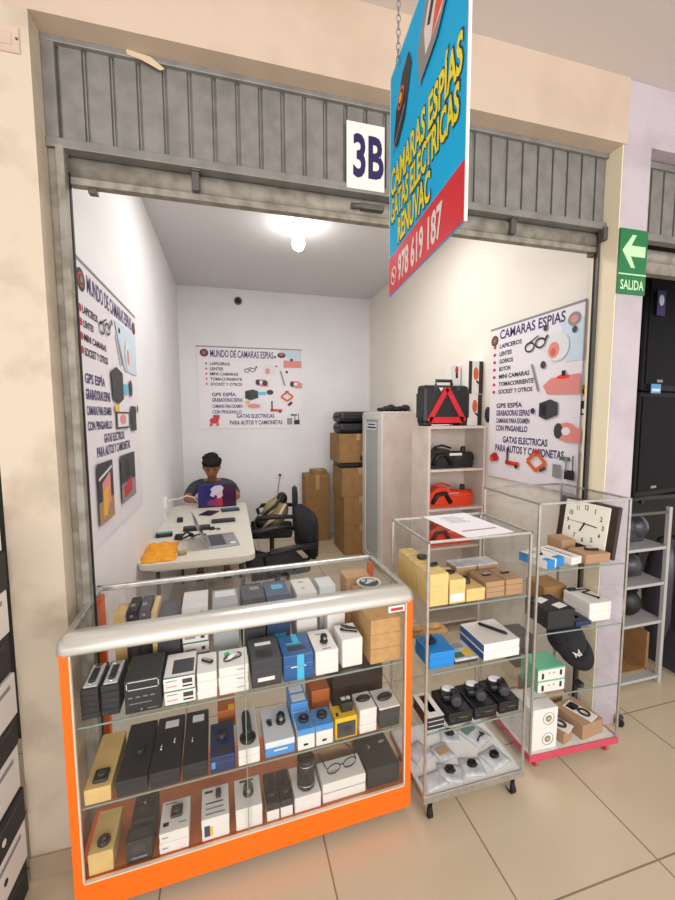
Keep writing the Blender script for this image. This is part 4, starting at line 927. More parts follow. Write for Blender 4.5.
# ------------------------------------------------------------------ furniture at the right wall
def prism_print(parent, polys, y, name): return blob(parent, polys, y, name)
tc = thing('tall_cabinet', 'tall whitewashed cabinet with a narrow glass door by the brown boxes', 'cabinet', (1.523, 3.82, 0))
MB().box(0, .405, 0, .012, 0, 1.712).box(0, .405, .59, .602, 0, 1.712).box(0, .405, .012, .59, 0, .03).box(.393, .405, .012, .59, .03, 1.70).build('carcass', LAMW, tc)
MB().box(-.004, .405, -.003, .605, 1.70, 1.716, .002).build('top_board', WMET, tc)
for z in (.42, .85, 1.28): MB().box(.012, .39, .015, .588, z, z+.008).build('shelf', GL, tc)
fd = MB().box(-.018, 0, 0, .10, .03, 1.70, .002).box(-.018, 0, .50, .60, .03, 1.70, .002).box(-.018, 0, .10, .50, 1.63, 1.70, .002).box(-.018, 0, .10, .50, .03, .10, .002).build('door', WMET, tc)
MB().box(-.011, -.006, .09, .51, .09, 1.64).build('door_glass', mat('glass_painted_reflection', '#B7C0C2', .12), fd)  # opaque pale grey stands for the wall reflected in the door glass
MB().box(-.0125, -.0115, .16, .46, 1.52, 1.60).build('label_sheet', PAPER, fd)
MB().box(-.0132, -.0124, .19, .43, 1.57, 1.587).box(-.0132, -.0124, .17, .44, 1.535, 1.555).build('print_lines', PURP, fd)
bg_ = thing('cable_bundle', 'black bundle of bags and cables on top of the tall cabinet', 'bundle', (1.72, 4.0, 1.7165))
q = MB()
for i in range(6):
    q.ball((-.16+.06*i, random.uniform(-.04, .04), .024+.008*(i % 3)), .05, .06, .022+.008*(i % 3))
q.build('bundle', BLACK, bg_)
MB().tube([(-.2, -.05, .006), (-.1, -.09, .03), (.02, -.06, .05), (.12, -.08, .025), (.17, -.03, .006)], .006, 8).build('strap', RUB, bg_)

su = thing('shelf_unit', 'white open shelf unit with car jacks along the right wall', 'shelf', (1.425, 2.667, 0))
Wd, Dp, Hh = .50, .27, 1.595
MB().box(0, .022, 0, Dp, 0, Hh).box(Wd-.022, Wd, 0, Dp, 0, Hh).build('side_panel', LAMW, su)
MB().box(.022, Wd-.022, Dp-.008, Dp, 0, Hh-.018).build('back_panel', LAMW, su)
MB().box(-.004, Wd+.002, -.006, Dp, Hh-.02, Hh, .001).build('top_board', LAMW, su)
for z in (.05, .36, .655, .96, 1.265): MB().box(.022, Wd-.022, .004, Dp-.008, z-.018, z).build('shelf', LAMW, su)

def jack(label, loc, mt, sc_=1, lid=BLACK):
    t = thing('car_jack', label, 'car jack', loc)
    MB().box(-.20, .18, -.05, .05, 0, .022, .004).build('base', mt, t)
    MB().prism([(-.20, .02), (-.20, .10), (-.12, .155), (-.04, .15), (.02, .115), (.18, .10), (.19, .02)], -.045, .045).build('body', mt, t)
    MB().tube([(.02, 0, .085), (.19, 0, .075)], .046, 16).build('motor', mt, t)
    MB().tube([(-.17, -.048, .03), (-.13, -.052, .10), (-.06, -.052, .11), (-.01, -.05, .03)], .018, 10).build('lifting_arm', BLACK, t)
    MB().lathe([(.018, 0), (.02, .01), (.02, .04), (.014, .05)], c=(.12, 0, .115), seg=16).build('knob', lid, t)
    MB().box(-.03, .08, -.054, -.045, .098, .118, .001).build('label_plate', WCARD, t) if mt is BLACK else MB().box(-.03, .06, -.054, -.045, .098, .112, .001).build('label_plate', SALMON, t)
    MB().tube([(-.12, .03, .158), (-.05, .03, .175), (.03, .03, .150)], .008, 8).build('carry_handle', mt, t)
    return t
jack('black hydraulic car jack on the upper shelf of the white unit', (1.668, 2.77, 1.265), BLACK)
jack('orange red electric car jack on the middle shelf', (1.668, 2.77, .96), REDO)
jack('lower orange red car jack seen through the glass cabinet', (1.668, 2.77, .655), REDO)

kc = thing('tool_case', 'black plastic case with a red triangle on top of the white shelf unit', 'case', (1.60, 2.76, 1.5955))
MB().box(-.198, .198, -.05, .01, .012, .31, .03).box(-.198, .198, .012, .065, .012, .31, .025).build('shell', BLACK, kc)
for bx in ((-.185, -.12, -.045, .06, 0, .03, .008), (.12, .185, -.045, .06, 0, .03, .008), (-.205, -.19, -.04, .055, .06, .25, .006), (.19, .205, -.04, .055, .06, .25, .006)): MB().box(*bx).build('bumper', BLACK, kc)
MB().tube([(-.07, .0, .30), (-.065, .0, .345), (.065, .0, .345), (.07, .0, .30)], .013, 10).build('handle', BLACK, kc)
tri = [(line(-.145, .045, .145, .045, .045), TRED), (line(-.150, .035, .0, .285, .040), TRED), (line(.150, .035, .0, .285, .040), TRED)]
q = MB().m(TRED)
for pp, mt in tri: q.prism(pp, -.058, -.049)
q.build('warning_triangle', None, kc)
MB().prism([(-.02, .27), (.02, .27), (0, .24)], -.053, -.049, M=Matrix.Translation((-.05, 0, .02))).build('latch', WCARD2, kc)
MB().box(.08, .11, -.056, -.049, .27, .30, .003).box(-.11, -.08, -.056, -.049, .27, .30, .003).build('buckle', DGREY, kc)

for (x, z, hh, dz, lab) in ((1.858, 1.5955, .245, 0, 'lower white and black box with orange tool print beside the black case'), (1.862, 1.8412, .255, 0, 'upper white and black box with orange tool print beside the black case')):
    t = thing('tool_box_carton', lab, 'box', (x, 2.80, z)); w_ = .125
    MB().box(-w_/2, w_/2, -.07, .09, 0, hh, .002).build('carton', WCARD, t)
    DBP = mat('dark_brown_print', '#2B1E1A', .5)
    MB().box(w_*.22, w_*.5+.0005, -.0712, -.069, .002, hh-.002).build('printed_panel', DBP, t)
    if z > 1.7: MB().box(-w_*.5-.0005, -w_*.28, -.0712, -.069, .002, hh-.002).build('printed_panel', DBP, t)
    MB().prism(ell(.0, hh*.62, .022, .05, 14), -.0722, -.07).build('tool_picture', ORPR, t)
    MB().prism(line(.005, hh*.4, .035, hh*.3, .014), -.0724, -.07).build('tool_grip', INK, t)
t = thing('tool_box_carton', 'white box with dark tool print peeking out behind the black case', 'box', (1.745, 2.86, 1.5955))
MB().box(-.045, .045, -.03, .06, 0, .48, .002).build('carton', WCARD, t); MB().prism(ell(.01, .44, .015, .03, 12), -.0316, -.0295).build('tool_picture', RED, t); MB().prism(line(.01, .42, .012, .375, .02), -.0322, -.0298).build('tool_grip', INK, t)
t = thing('wall_fitting', 'dark oval fitting on the right wall by the tool boxes', 'fitting', (1.93, 2.655, 1.68), -PI/2)
MB().lathe([(.03, 0), (.03, .012), (.022, .02)], seg=20, M=Matrix.Diagonal((.85, 1, 2.0, 1)) @ Euler((PI/2, 0, 0)).to_matrix().to_4x4()).build('cover', BLACK, t)
t = thing('electrical_panel', 'white electrical panel cover with warning signs behind the right banner', 'panel', (1.93, 1.875, 1.72), -PI/2)
MB().box(-.11, .12, -.007, 0, -.26, .26, .002).build('cover', WHITEW, t)
MB().prism([(.035, .06), (.115, .06), (.075, .135)], -.0082, -.0068).build('warning_triangle', YEL, t)
MB().prism([(.070, .075), (.082, .075), (.077, .105), (.084, .105), (.072, .122), (.075, .1), (.068, .1)], -.0088, -.008).build('lightning_mark', INK, t)
MB().box(.06, .112, -.0082, -.0068, -.045, .035).build('notice_plate', BLACK, t)
MB().box(.07, .102, -.0088, -.008, -.035, -.01).build('notice_print', WCARD, t)

# ------------------------------------------------------------------ brown boxes at the back
def big_box(label, x, y, z, w_, d_, h_, rot=0, mt=BROWNB, group='brown shipping boxes at the back'):
    t = thing('shipping_box', label, 'box', (x, y, z), rot, group)
    MB().box(-w_/2, w_/2, -d_/2, d_/2, 0, h_-.004, .004).box(-w_/2, -.002, -d_/2, d_/2, h_-.006, h_, .001).box(.002, w_/2, -d_/2, d_/2, h_-.006, h_, .001).build('carton', mt, t)
    MB().box(-.025, .025, -d_/2-.001, d_/2+.001, h_-.001, h_+.0006).box(-.025, .025, -d_/2-.001, -d_/2+.001, h_*.78, h_).build('tape', TAPE, t)
    return t
big_box('lowest brown shipping box in the tall stack', 1.50, 4.665, 0, .44, .46, .37)
big_box('second lowest brown shipping box in the tall stack', 1.49, 4.66, .371, .43, .46, .34, .01)
big_box('third brown shipping box up, under black plastic bags', 1.485, 4.66, .712, .45, .46, .345, -.01)
big_box('topmost brown shipping box in the tall stack', 1.47, 4.70, 1.115, .47, .44, .345, .015)
t = thing('plastic_bag', 'crumpled black plastic bag squeezed between stacked brown boxes', 'bag', (1.47, 4.66, 1.0575))
q = MB()
for i in range(7): q.ball((-.2+.065*i, -.16+.02*math.sin(i*2), .026), .055, .05, .026+.003*math.sin(i*3))
q.box(-.21, .21, -.2, .2, .004, .052, .015)
q.build('bag', BLACK, t)
t = thing('plastic_bag', 'small black bag hanging at the right of the topmost box', 'bag', (1.575, 4.455, 1.12), 0)
MB().ball((0, 0, .10), .05, .022, .10).ball((-.02, 0, .05), .07, .022, .05).build('bag', BLACK, t); MB().box(-.07, -.02, -.027, -.020, .09, .13, .002).build('white_label', WCARD, t)
for i, (z, lab) in enumerate(((1.4605, 'lower black zipped case on top of the brown boxes'), (1.5935, 'upper black zipped case on top of the brown boxes'))):
    t = thing('zipped_case', lab, 'case', (1.46, 4.68, z), .05*i, 'black zipped cases')
    MB().box(-.21, .21, -.17, .17, 0, .131, .045).build('shell', BLACK, t)
    MB().box(-.212, .212, -.172, .172, .061, .069, .003).build('zip', DGREY, t)
    MB().tube([(-.205, -.06, .075), (-.228, -.05, .07), (-.228, .05, .07), (-.205, .06, .075)], .008, 8).build('handle', BLACK, t)
big_box('big brown box standing at the back wall left of the stack', 1.10, 5.20, 0, .33, .26, .90)
big_box('low brown box on top of the standing back wall box', 1.14, 5.22, .9015, .20, .2, .05)
t = thing('plastic_bag', 'teal plastic bag on the floor before the brown boxes', 'bag', (.93, 4.85, 0))
MB().lathe([(.06, 0), (.075, .02), (.07, .12), (.05, .20), (.03, .225), (.045, .245)], seg=14).build('bag', TEAL, t)
t = thing('wall_socket', 'white wall socket with a plugged cable on the back wall', 'socket', (.625, 5.36, .875))
MB().box(-.06, .06, -.008, 0, -.04, .04, .003).build('face_plate', WCARD, t); MB().lathe([(.018, -.012), (.018, .012)], M=Matrix.Translation((.012, -.02, 0)) @ Euler((PI/2, 0, 0)).to_matrix().to_4x4(), seg=14).build('plug', DGREY, t)
MB().tube([(.012, -.03, -.01), (.0, -.035, -.08), (-.02, -.04, -.2), (-.04, -.06, -.5), (-.05, -.06, -.86)], .006, 6).build('cable', GREYINK, t)
t = thing('wall_socket', 'white socket with trunking on the left wall beside the table', 'socket', (-.59, 3.78, .90), PI/2)
MB().box(-.05, .05, -.03, 0, -.04, .05, .004).box(-.012, .012, -.016, 0, -.15, -.04).build('face_plate', WCARD, t)
MB().tube([(.03, -.03, .01), (.08, -.06, .015), (.20, -.10, -.01), (.30, -.16, .0), (.36, -.22, -.03), (.42, -.26, -.10), (.44, -.30, -.138)], .006, 6).build('cable', WCARD, t)

# ------------------------------------------------------------------ table and what lies on it
tb = thing('folding_table', 'off white plastic folding table along the left wall', 'table', (-.218, 3.475, 0))
def rrect(x0, x1, y0, y1, r, n=6):
    out = []
    for cx, cy, a0 in ((x1-r, y1-r, 0), (x0+r, y1-r, 90), (x0+r, y0+r, 180), (x1-r, y0+r, 270)):
        for i in range(n+1): a = math.radians(a0+90*i/n); out.append((cx+r*math.cos(a), cy+r*math.sin(a)))
    return out
XY = Matrix(((1, 0, 0, 0), (0, 0, 1, 0), (0, 1, 0, 0), (0, 0, 0, 1)))
MB().prism(rrect(-.37, .36, -.85, .85, .07), .715, .75, M=XY).build('tabletop', TABLEW, tb)
MB().prism(rrect(-.32, .31, -.80, .80, .06), .685, .716, M=XY).build('apron', TABLEW, tb)
MB().box(-.365, .355, -.001, .001, .7495, .7503).build('fold_seam', GREYINK, tb)
for y in (-.65, .65):
    for x in (-.28, .28): MB().tube([(x, y, 0), (x, y, .69)], .013, 10).build('leg', GALVD, tb)
    MB().tube([(-.28, y, .18), (.28, y, .18)], .010, 8).build('cross_bar', GALVD, tb)
zt = .7505
lp = thing('laptop', 'open purple laptop with a white and red picture on its lid', 'laptop', (-.145, 4.16, zt))
MB().box(-.185, .185, -.005, .16, 0, .016, .003).build('keyboard_base', mat('dark_laptop_body', '#1A1724', .4), lp)
lm = Matrix.Translation((0, -.004, .012)) @ Matrix.Rotation(math.radians(13), 4, 'X')
ld = MB().m(mat('purple_lid_skin', '#33164A', .35)).box(-.185, .185, -.004, .004, 0, .245, .004, M=lm).build('lid', None, lp)
sh = [(rect(-.18, -.03, .005, .24), mat('indigo_print', '#26206A', .35)), (rect(-.02, .05, .0, .09), RED), ([(-.07, .12), (-.05, .17), (-.065, .19), (-.02, .225), (.04, .23), (.065, .20), (.05, .16), (.055, .11), (.02, .09), (-.02, .13), (-.03, .10)], mat('pale_lilac_print', '#CFC6DC', .4)), ([(.0, .09), (.035, .09), (.045, .15), (.02, .165), (-.005, .14)], mat('pale_pink_print', '#DDB9BE', .4)), (ell(-.04, .04, .06, .035, 12), mat('magenta_print', '#8A2B6B', .4)), ([(.055, .005), (.18, .005), (.18, .24), (.07, .24)], mat('plum_print', '#3C0F3A', .35))]
q = MB()
for i, (pp, mt) in enumerate(sh): q.m(mt).prism(pp, -.0046-.0003*i, -.0042-.0003*i, M=lm)
q.build('lid_picture', None, lp)
MB().box(-.17, .17, .0042, .005, .02, .235, M=lm).build('screen', mat('dark_screen', '#26303C', .2), lp)
l2 = thing('laptop', 'silver laptop opened sideways near the table front', 'laptop', (-.085, 3.0, zt), math.radians(8))
MB().box(-.11, .11, -.155, .155, 0, .014, .004).build('keyboard_base', SILVER, l2)
MB().box(-.085, .02, -.13, .13, .0138, .0148).build('keyboard', KEYB, l2); MB().box(.035, .095, -.045, .045, .0138, .0145).build('touchpad', mat('grey_touchpad', '#8E9096', .35), l2); MB().box(.05, .09, -.13, -.085, .0138, .0145).build('sticker', WCARD, l2)
MB().box(-.004, .004, -.155, .155, 0, .21, .003, M=Matrix.Translation((-.11, 0, .014)) @ Matrix.Rotation(math.radians(-24), 4, 'Y')).build('lid', SILVER, l2)
MB().box(.0042, .005, -.145, .145, .012, .2, M=Matrix.Translation((-.11, 0, .014)) @ Matrix.Rotation(math.radians(-24), 4, 'Y')).build('screen', MATS['dark_screen'], l2)
# orange cloth pouch: soft crumpled sheet
t = thing('cloth', 'folded yellow orange cloth at the near left of the table', 'cloth', (-.482, 2.86, zt), math.radians(4))
q = MB(); nx, ny = 14, 22
def hz(i, j):
    e = min(i, nx-i, 3)/3*min(j, ny-j, 3)/3
    return 0.004+.022*e*(1+.3*math.sin(i*.9+j*.35)+.22*math.sin(j*.8-i*.4))
tp = [[q.bm.verts.new((-.105+.21*i/nx+.006*math.sin(j*.7), -.2+.4*j/ny+.006*math.sin(i), hz(i, j))) for i in range(nx+1)] for j in range(ny+1)]
bt = [[q.bm.verts.new((tp[j][i].co.x, tp[j][i].co.y, 0)) for i in range(nx+1)] for j in range(ny+1)]
fs = [q.bm.faces.new((tp[j][i], tp[j][i+1], tp[j+1][i+1], tp[j+1][i])) for j in range(ny) for i in range(nx)]+[q.bm.faces.new((bt[j][i], bt[j+1][i], bt[j+1][i+1], bt[j][i+1])) for j in range(ny) for i in range(nx)]
for i in range(nx): fs += [q.bm.faces.new((bt[0][i], bt[0][i+1], tp[0][i+1], tp[0][i])), q.bm.faces.new((bt[ny][i+1], bt[ny][i], tp[ny][i], tp[ny][i+1]))]
for j in range(ny): fs += [q.bm.faces.new((bt[j+1][0], bt[j][0], tp[j][0], tp[j+1][0])), q.bm.faces.new((bt[j][nx], bt[j+1][nx], tp[j+1][nx], tp[j][nx]))]
q._f(fs, True); q.build('cloth', OCLOTH, t)
def slab(name, label, x, y, w_, d_, h_, rot, mt, top=None, cat='gadget', z=zt):
    t = thing(name, label, cat, (x, y, z), math.radians(rot))
    MB().box(-w_/2, w_/2, -d_/2, d_/2, 0, h_, min(w_, d_, h_)*.25).build('body', mt, t)
    if top: MB().box(-w_*.42, w_*.42, -d_*.42, d_*.42, h_-.0003, h_+.0008).build('face', top, t)
    return t
slab('glasses_case', 'dark case behind the orange cloth on the table', -.515, 3.24, .12, .06, .03, 8, BLACK, mat('teal_print', '#4C8F8B', .5))
slab('power_adapter', 'small black adapter alone in the middle of the table', -.448, 3.66, .05, .06, .035, 5, BLACK, DGREY)
slab('power_strip', 'black power strip behind the silver laptop lid', -.285, 3.36, .21, .075, .03, 4, BLACK, DGREY)
slab('power_bank', 'black flat bar near the right table edge', -.08, 3.56, .20, .08, .022, 4, BLACK, DGREY)
slab('mobile_phone', 'black phone lying before the purple laptop', -.215, 3.90, .12, .17, .010, -25, BLACK, mat('phone_glass', '#1B2026', .12), 'phone')
slab('folded_cloth', 'dark blue folded pouch beside the phone', -.02, 3.965, .17, .085, .022, 8, mat('dark_slate_blue_cloth', '#2C3A4C', .8), mat('slate_blue_cloth', '#4B617C', .8))
slab('khaki_knob', 'small khaki lump beside the orange cloth', -.335, 2.775, .05, .05, .022, 20, mat('khaki_lump', '#9A8A5E', .8), mat('khaki_lump_light', '#AB9B70', .8))
t = thing('cable_coil', 'tangled black charger cables on the table', 'cable', (-.352, 3.145, zt))
q = MB()
q.tube([((.055+.012*math.sin(k*1.7))*math.cos(k*.7), (.05+.015*math.cos(k*2.1))*math.sin(k*.7), .01+.012*(k % 3)) for k in range(30)], .007, 6)
q.tube([(.05, .02, .01), (.10, .035, .012), (.14, .02, .008)], .006, 6)
q.build('cable', BLACK, t); MB().box(-.075, -.02, -.03, .04, 0, .03, .006).build('charger_block', BLACK, t); MB().box(.11, .15, .005, .03, 0, .02, .005).build('plug', BLACK, t)
t = thing('adapter_cable', 'small adapter with loop cable beside the black power strip', 'cable', (-.155, 3.33, zt))
MB().box(-.03, .01, -.018, .018, 0, .022, .005).build('adapter', BLACK, t); MB().tube([(.01, 0, .008), (.04, .015, .005), (.055, -.01, .005), (.03, -.035, .005)], .004, 6).build('wire', DGREY, t)

# ------------------------------------------------------------------ chairs, backpack
def office_chair(label, loc, rot):
    t = thing('office_chair', label, 'chair', loc, rot, 'black office chairs')      # faces -x in its own frame
    MB().box(-.24, .22, -.23, .23, .43, .50, .03).build('seat', CHAIRB, t)
    q = MB(); N = 12; A = []; Bq = []
    bp = [(.20, .52), (.235, .55), (.25, .66), (.25, .80), (.22, .88), (.14, .915)]
    outl_ = [(-y, z) for y, z in bp]+[(y, z) for y, z in bp[::-1]]
    q.prism([(x, z) for x, z in outl_], -.028, .028, M=Matrix.Translation((.25, 0, 0)) @ Matrix.Rotation(math.radians(90), 4, 'Z'))
    bmesh.ops.bevel(q.bm, geom=list(q.bm.edges), offset=.018, segments=3, affect='EDGES')
    for f_ in q.bm.faces: f_.smooth = True
    q.build('backrest', CHAIRB, t)
    MB().tube([(.15, 0, .45), (.28, 0, .46), (.295, 0, .60)], .018, 8).build('back_support', BLACK, t)
    for sy in (-1, 1):
        MB().tube([(.25, sy*.265, .665), (.05, sy*.285, .675), (-.12, sy*.285, .665), (-.17, sy*.28, .63), (-.13, sy*.265, .50), (.0, sy*.22, .455)], [.02, .024, .024, .02, .018, .018], 10).build('armrest', BLACK, t)
    MB().tube([(0, 0, .10), (0, 0, .44)], .025, 12).build('gas_lift', BLACK, t)
    for k in range(5):
        a = 2*PI*k/5+.3
        l = MB().tube([(0, 0, .11), (.16*math.cos(a), .16*math.sin(a), .10), (.29*math.cos(a), .29*math.sin(a), .07)], [.03, .024, .018], 8).build('base_leg', BLACK, t)
        MB().lathe([(.022, -.012), (.027, -.01), (.027, .01), (.022, .012)], M=Matrix.Translation((.29*math.cos(a), .29*math.sin(a), .027)) @ Euler((0, PI/2, a+.5)).to_matrix().to_4x4(), seg=12).build('caster', RUB, l)
    return t
ch1 = office_chair('black office chair with armrests beside the table, nearest the showcase', (.345, 3.19, 0), math.radians(9))
ch2 = dup(ch1, (.40, 4.18, 0), math.radians(-8), 'rear black chair by the table carrying a khaki backpack')
bp = thing('backpack', 'khaki and black backpack slumped on the rear black chair', 'backpack', (.42, 4.16, .502), math.radians(-10))
q = MB(); q.ball((.02, 0, .16), .13, .15, .17, 16, Euler((0, .45, 0))); q.ball((-.08, 0, .075), .12, .14, .075, 14); q.build('bag_body', KHAKI, bp)
MB().tube([(-.17, -.10, .08), (-.09, -.15, .16), (.03, -.16, .26), (.10, -.12, .36)], [.014, .018, .018, .014], 8).tube([(-.16, .02, .10), (-.08, -.02, .19), (.02, -.04, .31)], .014, 8).build('strap', BLACK, bp)
MB().tube([(-.04, -.03, .22), (-.03, -.02, .27), (.02, .0, .29), (.05, 0, .27)], .013, 8).build('carry_handle', BLACK, bp)
MB().ball((-.10, -.11, .07), .09, .035, .05).build('side_pocket', BLACK, bp)
CREAMS = mat('cream_canvas_strap', '#CFC3A6', .85)
MB().tube([(-.19, -.06, .06), (-.11, -.125, .13), (-.01, -.15, .21), (.06, -.13, .30)], [.016, .02, .02, .016], 8).build('cream_strap', CREAMS, bp)
MB().tube([(-.10, -.13, .03), (-.02, -.155, .10), (.08, -.15, .17), (.13, -.10, .26)], [.014, .018, .018, .014], 8).build('cream_strap', CREAMS, bp)
MB().ball((.09, .0, .30), .06, .10, .07, 12).build('top_flap', BLACK, bp)

# ------------------------------------------------------------------ the person
def skin_mesh(name, chains, root, mt, parent, sub=2, extra=None, remesh=.007):
    idx = {}; co = []; ra = []; ed = []
    for chn in chains:
        prev = None
        for key, p, r in chn:
            if key not in idx: idx[key] = len(co); co.append(p); ra.append(r)
            if prev is not None and (prev, idx[key]) not in ed: ed.append((prev, idx[key]))
            prev = idx[key]
    me = bpy.data.meshes.new(name); me.from_pydata(co, ed, [])
    o = bpy.data.objects.new(name, me); COL.objects.link(o)
    o.modifiers.new('skin', 'SKIN').use_smooth_shade = True
    sv = me.skin_vertices[0].data if me.skin_vertices else None
    if sv is None: me.skin_vertices.new(); sv = me.skin_vertices[0].data
    for i, r in enumerate(ra): sv[i].radius = (r, r) if not isinstance(r, tuple) else r; sv[i].use_root = False
    sv[idx[root]].use_root = True
    o.modifiers.new('sub', 'SUBSURF').levels = sub
    apply_mods(o)
    if extra:
        b = bmesh.new(); b.from_mesh(o.data); extra.bm.to_mesh(bpy.data.meshes.new('tmp'))
        m2 = bpy.data.meshes.new('tmp2'); extra.bm.to_mesh(m2); b.from_mesh(m2); b.to_mesh(o.data); b.free(); extra.bm.free()
    if remesh:
        rm = o.modifiers.new('r', 'REMESH'); rm.mode = 'VOXEL'; rm.voxel_size = remesh; rm.use_smooth_shade = True
        sm = o.modifiers.new('s', 'SMOOTH'); sm.iterations = 3; sm.factor = .5
        apply_mods(o)
    o.data.materials.clear(); o.data.materials.append(mt)
    for pl in o.data.polygons: pl.use_smooth = True; pl.material_index = 0
    if parent: o.parent = parent
    return o
pe = thing('person', 'person in a dark grey blue shirt seated behind the purple laptop', 'person', (-.205, 4.62, 0))
Pv = ('pelvis', (0, .08, .53), .135); Wa = ('waist', (0, .06, .66), .125); Ch = ('chest', (0, -.02, .82), .145); Uc = ('upper', (0, -.075, .915), .10); Nk = ('neck', (0, -.105, .965), .052); Nt = ('neck_top', (0, -.135, 1.03), .052); Hd0 = ('head', (0, -.15, 1.10), .075)
def arm(s):
    n = 'r' if s < 0 else 'l'
    wx, wy = (s*.105, -.33)
    A = [Uc, ('cl'+n, (s*.12, -.065, .93), .062), ('sh'+n, (s*.195, -.06, .905), .062), ('um'+n, (s*.235, -.13, .835), .050), ('el'+n, (s*.262, -.245, .806), .040), ('fm'+n, (s*.19, -.295, .806), .036), ('wr'+n, (wx, wy, .792), .026), ('pa'+n, (wx-s*.035, wy-.018, .788), (.034, .016)), ('kn'+n, (wx-s*.06, wy-.03, .788), (.034, .013))]
    out = [A]
    for f_, (oy, ln) in enumerate(((-.026, .038), (-.009, .046), (.009, .042), (.024, .034))):
        b0 = Vector((wx-s*.05, wy-.024+oy*.9, .789))
        d = Vector((-s*.85, -.45, 0)).normalized()
        out.append([('pa'+n, A[-2][1], A[-2][2]), (f'f{n}{f_}a', tuple(b0+d*.022), .0095), (f'f{n}{f_}b', tuple(b0+d*(.022+ln*.55)+Vector((0, 0, .004))), .0085), (f'f{n}{f_}c', tuple(b0+d*(.022+ln)+Vector((0, 0, -.008))), .0075)])
    out.append([('pa'+n, A[-2][1], A[-2][2]), (f't{n}a', (wx-s*.035, wy-.055, .786), .010), (f't{n}b', (wx-s*.055, wy-.075, .783), .009)])
    return out
def leg(s):
    n = 'r' if s < 0 else 'l'
    return [[Pv, ('hip'+n, (s*.10, .03, .52), .085), ('th'+n, (s*.12, -.15, .53), .075), ('kne'+n, (s*.13, -.33, .52), .058), ('ca'+n, (s*.13, -.32, .33), .050), ('an'+n, (s*.13, -.30, .09), .036), ('to'+n, (s*.135, -.42, .045), .036)]]
body_chains = [[Pv, Wa, Ch, Uc, Nk, Nt, Hd0]]+arm(-1)+arm(1)+leg(-1)+leg(1)
HR_ = Euler((math.radians(24), 0, 0))
hc = Vector((0, -.165, 1.135))
def hp(x, y, z): return hc+HR_.to_matrix() @ Vector((x, y, z))
ex = MB().ball(hc, .084, .10, .112, 22, HR_).ball(hp(0, -.045, -.06), .058, .05, .058, 16, HR_)
ex.ball(hp(0, -.103, -.018), .013, .016, .024, 10, HR_).ball(hp(0, -.088, -.052), .024, .01, .007, 10, HR_).ball(hp(0, -.088, -.063), .02, .01, .007, 10, HR_)
for sx in (-1, 1): ex.ball(hp(sx*.085, .01, -.015), .011, .02, .032, 10, HR_); ex.ball(hp(sx*.03, -.084, .022), .02, .012, .008, 10, HR_)
body = skin_mesh('body', body_chains, 'pelvis', SKIN, pe, 2, ex, .006)
# clothes: slightly larger shells over torso and upper arms, and over hips and legs
def grow(ch, d): return [[(k, p, (r+d if not isinstance(r, tuple) else tuple(x+d for x in r))) for k, p, r in c] for c in ch]
def upto(a, key, t=None):
    out = []
    for k, p, r in a:
        out.append((k, p, r))
        if k == key: break
    return out
shirt = [[Pv, Wa, Ch, Uc, ('collar', (0, -.09, .955), .064)]]+[upto(arm(s)[0], 'um'+('r' if s < 0 else 'l'))+[('cuff'+str(s), (s*.25, -.19, .820), .046)] for s in (-1, 1)]
skin_mesh('shirt', grow(shirt, .012), 'pelvis', SHIRT, pe, 2, None, .008)
tr = [[('waist', (0, .07, .60), .125), Pv]]+[upto(leg(s)[0], 'an'+('r' if s < 0 else 'l')) for s in (-1, 1)]
skin_mesh('trousers', grow(tr, .014), 'pelvis', JEANS, pe, 2, None, .009)
q = MB()
q.ball(hp(0, .022, .036), .097, .106, .104, 22, HR_)
q.ball(hp(0, -.048, .082), .086, .070, .050, 18, HR_)
for k in range(40):
    a = random.uniform(0, 2*PI); e = random.uniform(.0, 1.3)
    q.ball(hp(.085*math.cos(a)*math.cos(e), .02+.095*math.sin(a)*math.cos(e), .045+.088*math.sin(e)), .026, .028, .020, 8)
for k in range(9): q.ball(hp(-.068+.017*k, -.094+.012*abs(k-4)/2, .064+.004*(k % 2)), .016, .016, .024, 8)
q.build('hair', HAIR, pe)
q = MB()
for sx in (-1, 1): q.ball(hp(sx*.030, -.0925, .004), .011, .006, .005, 8, HR_).ball(hp(sx*.031, -.0955, .026), .021, .006, .0045, 8, HR_)
q.build('eyes_and_brows', HAIR, pe)
sh_ = MB()
for sx in (-1, 1): sh_.ball((sx*.135, -.39, .035), .045, .12, .036, 14).box(sx*.135-.04, sx*.135+.04, -.50, -.28, 0, .018, .006)
sh_.build('shoes', BLACK, pe)
st = thing('stool', 'dark seat under the person at the far table end', 'stool', (-.205, 4.72, 0))
MB().box(-.2, .2, -.18, .18, .36, .40, .01).build('seat', CHAIRB, st)
for sx in (-1, 1):
    for sy in (-1, 1): MB().tube([(sx*.17, sy*.15, 0), (sx*.16, sy*.14, .365)], .012, 8).build('leg', GALVD, st)

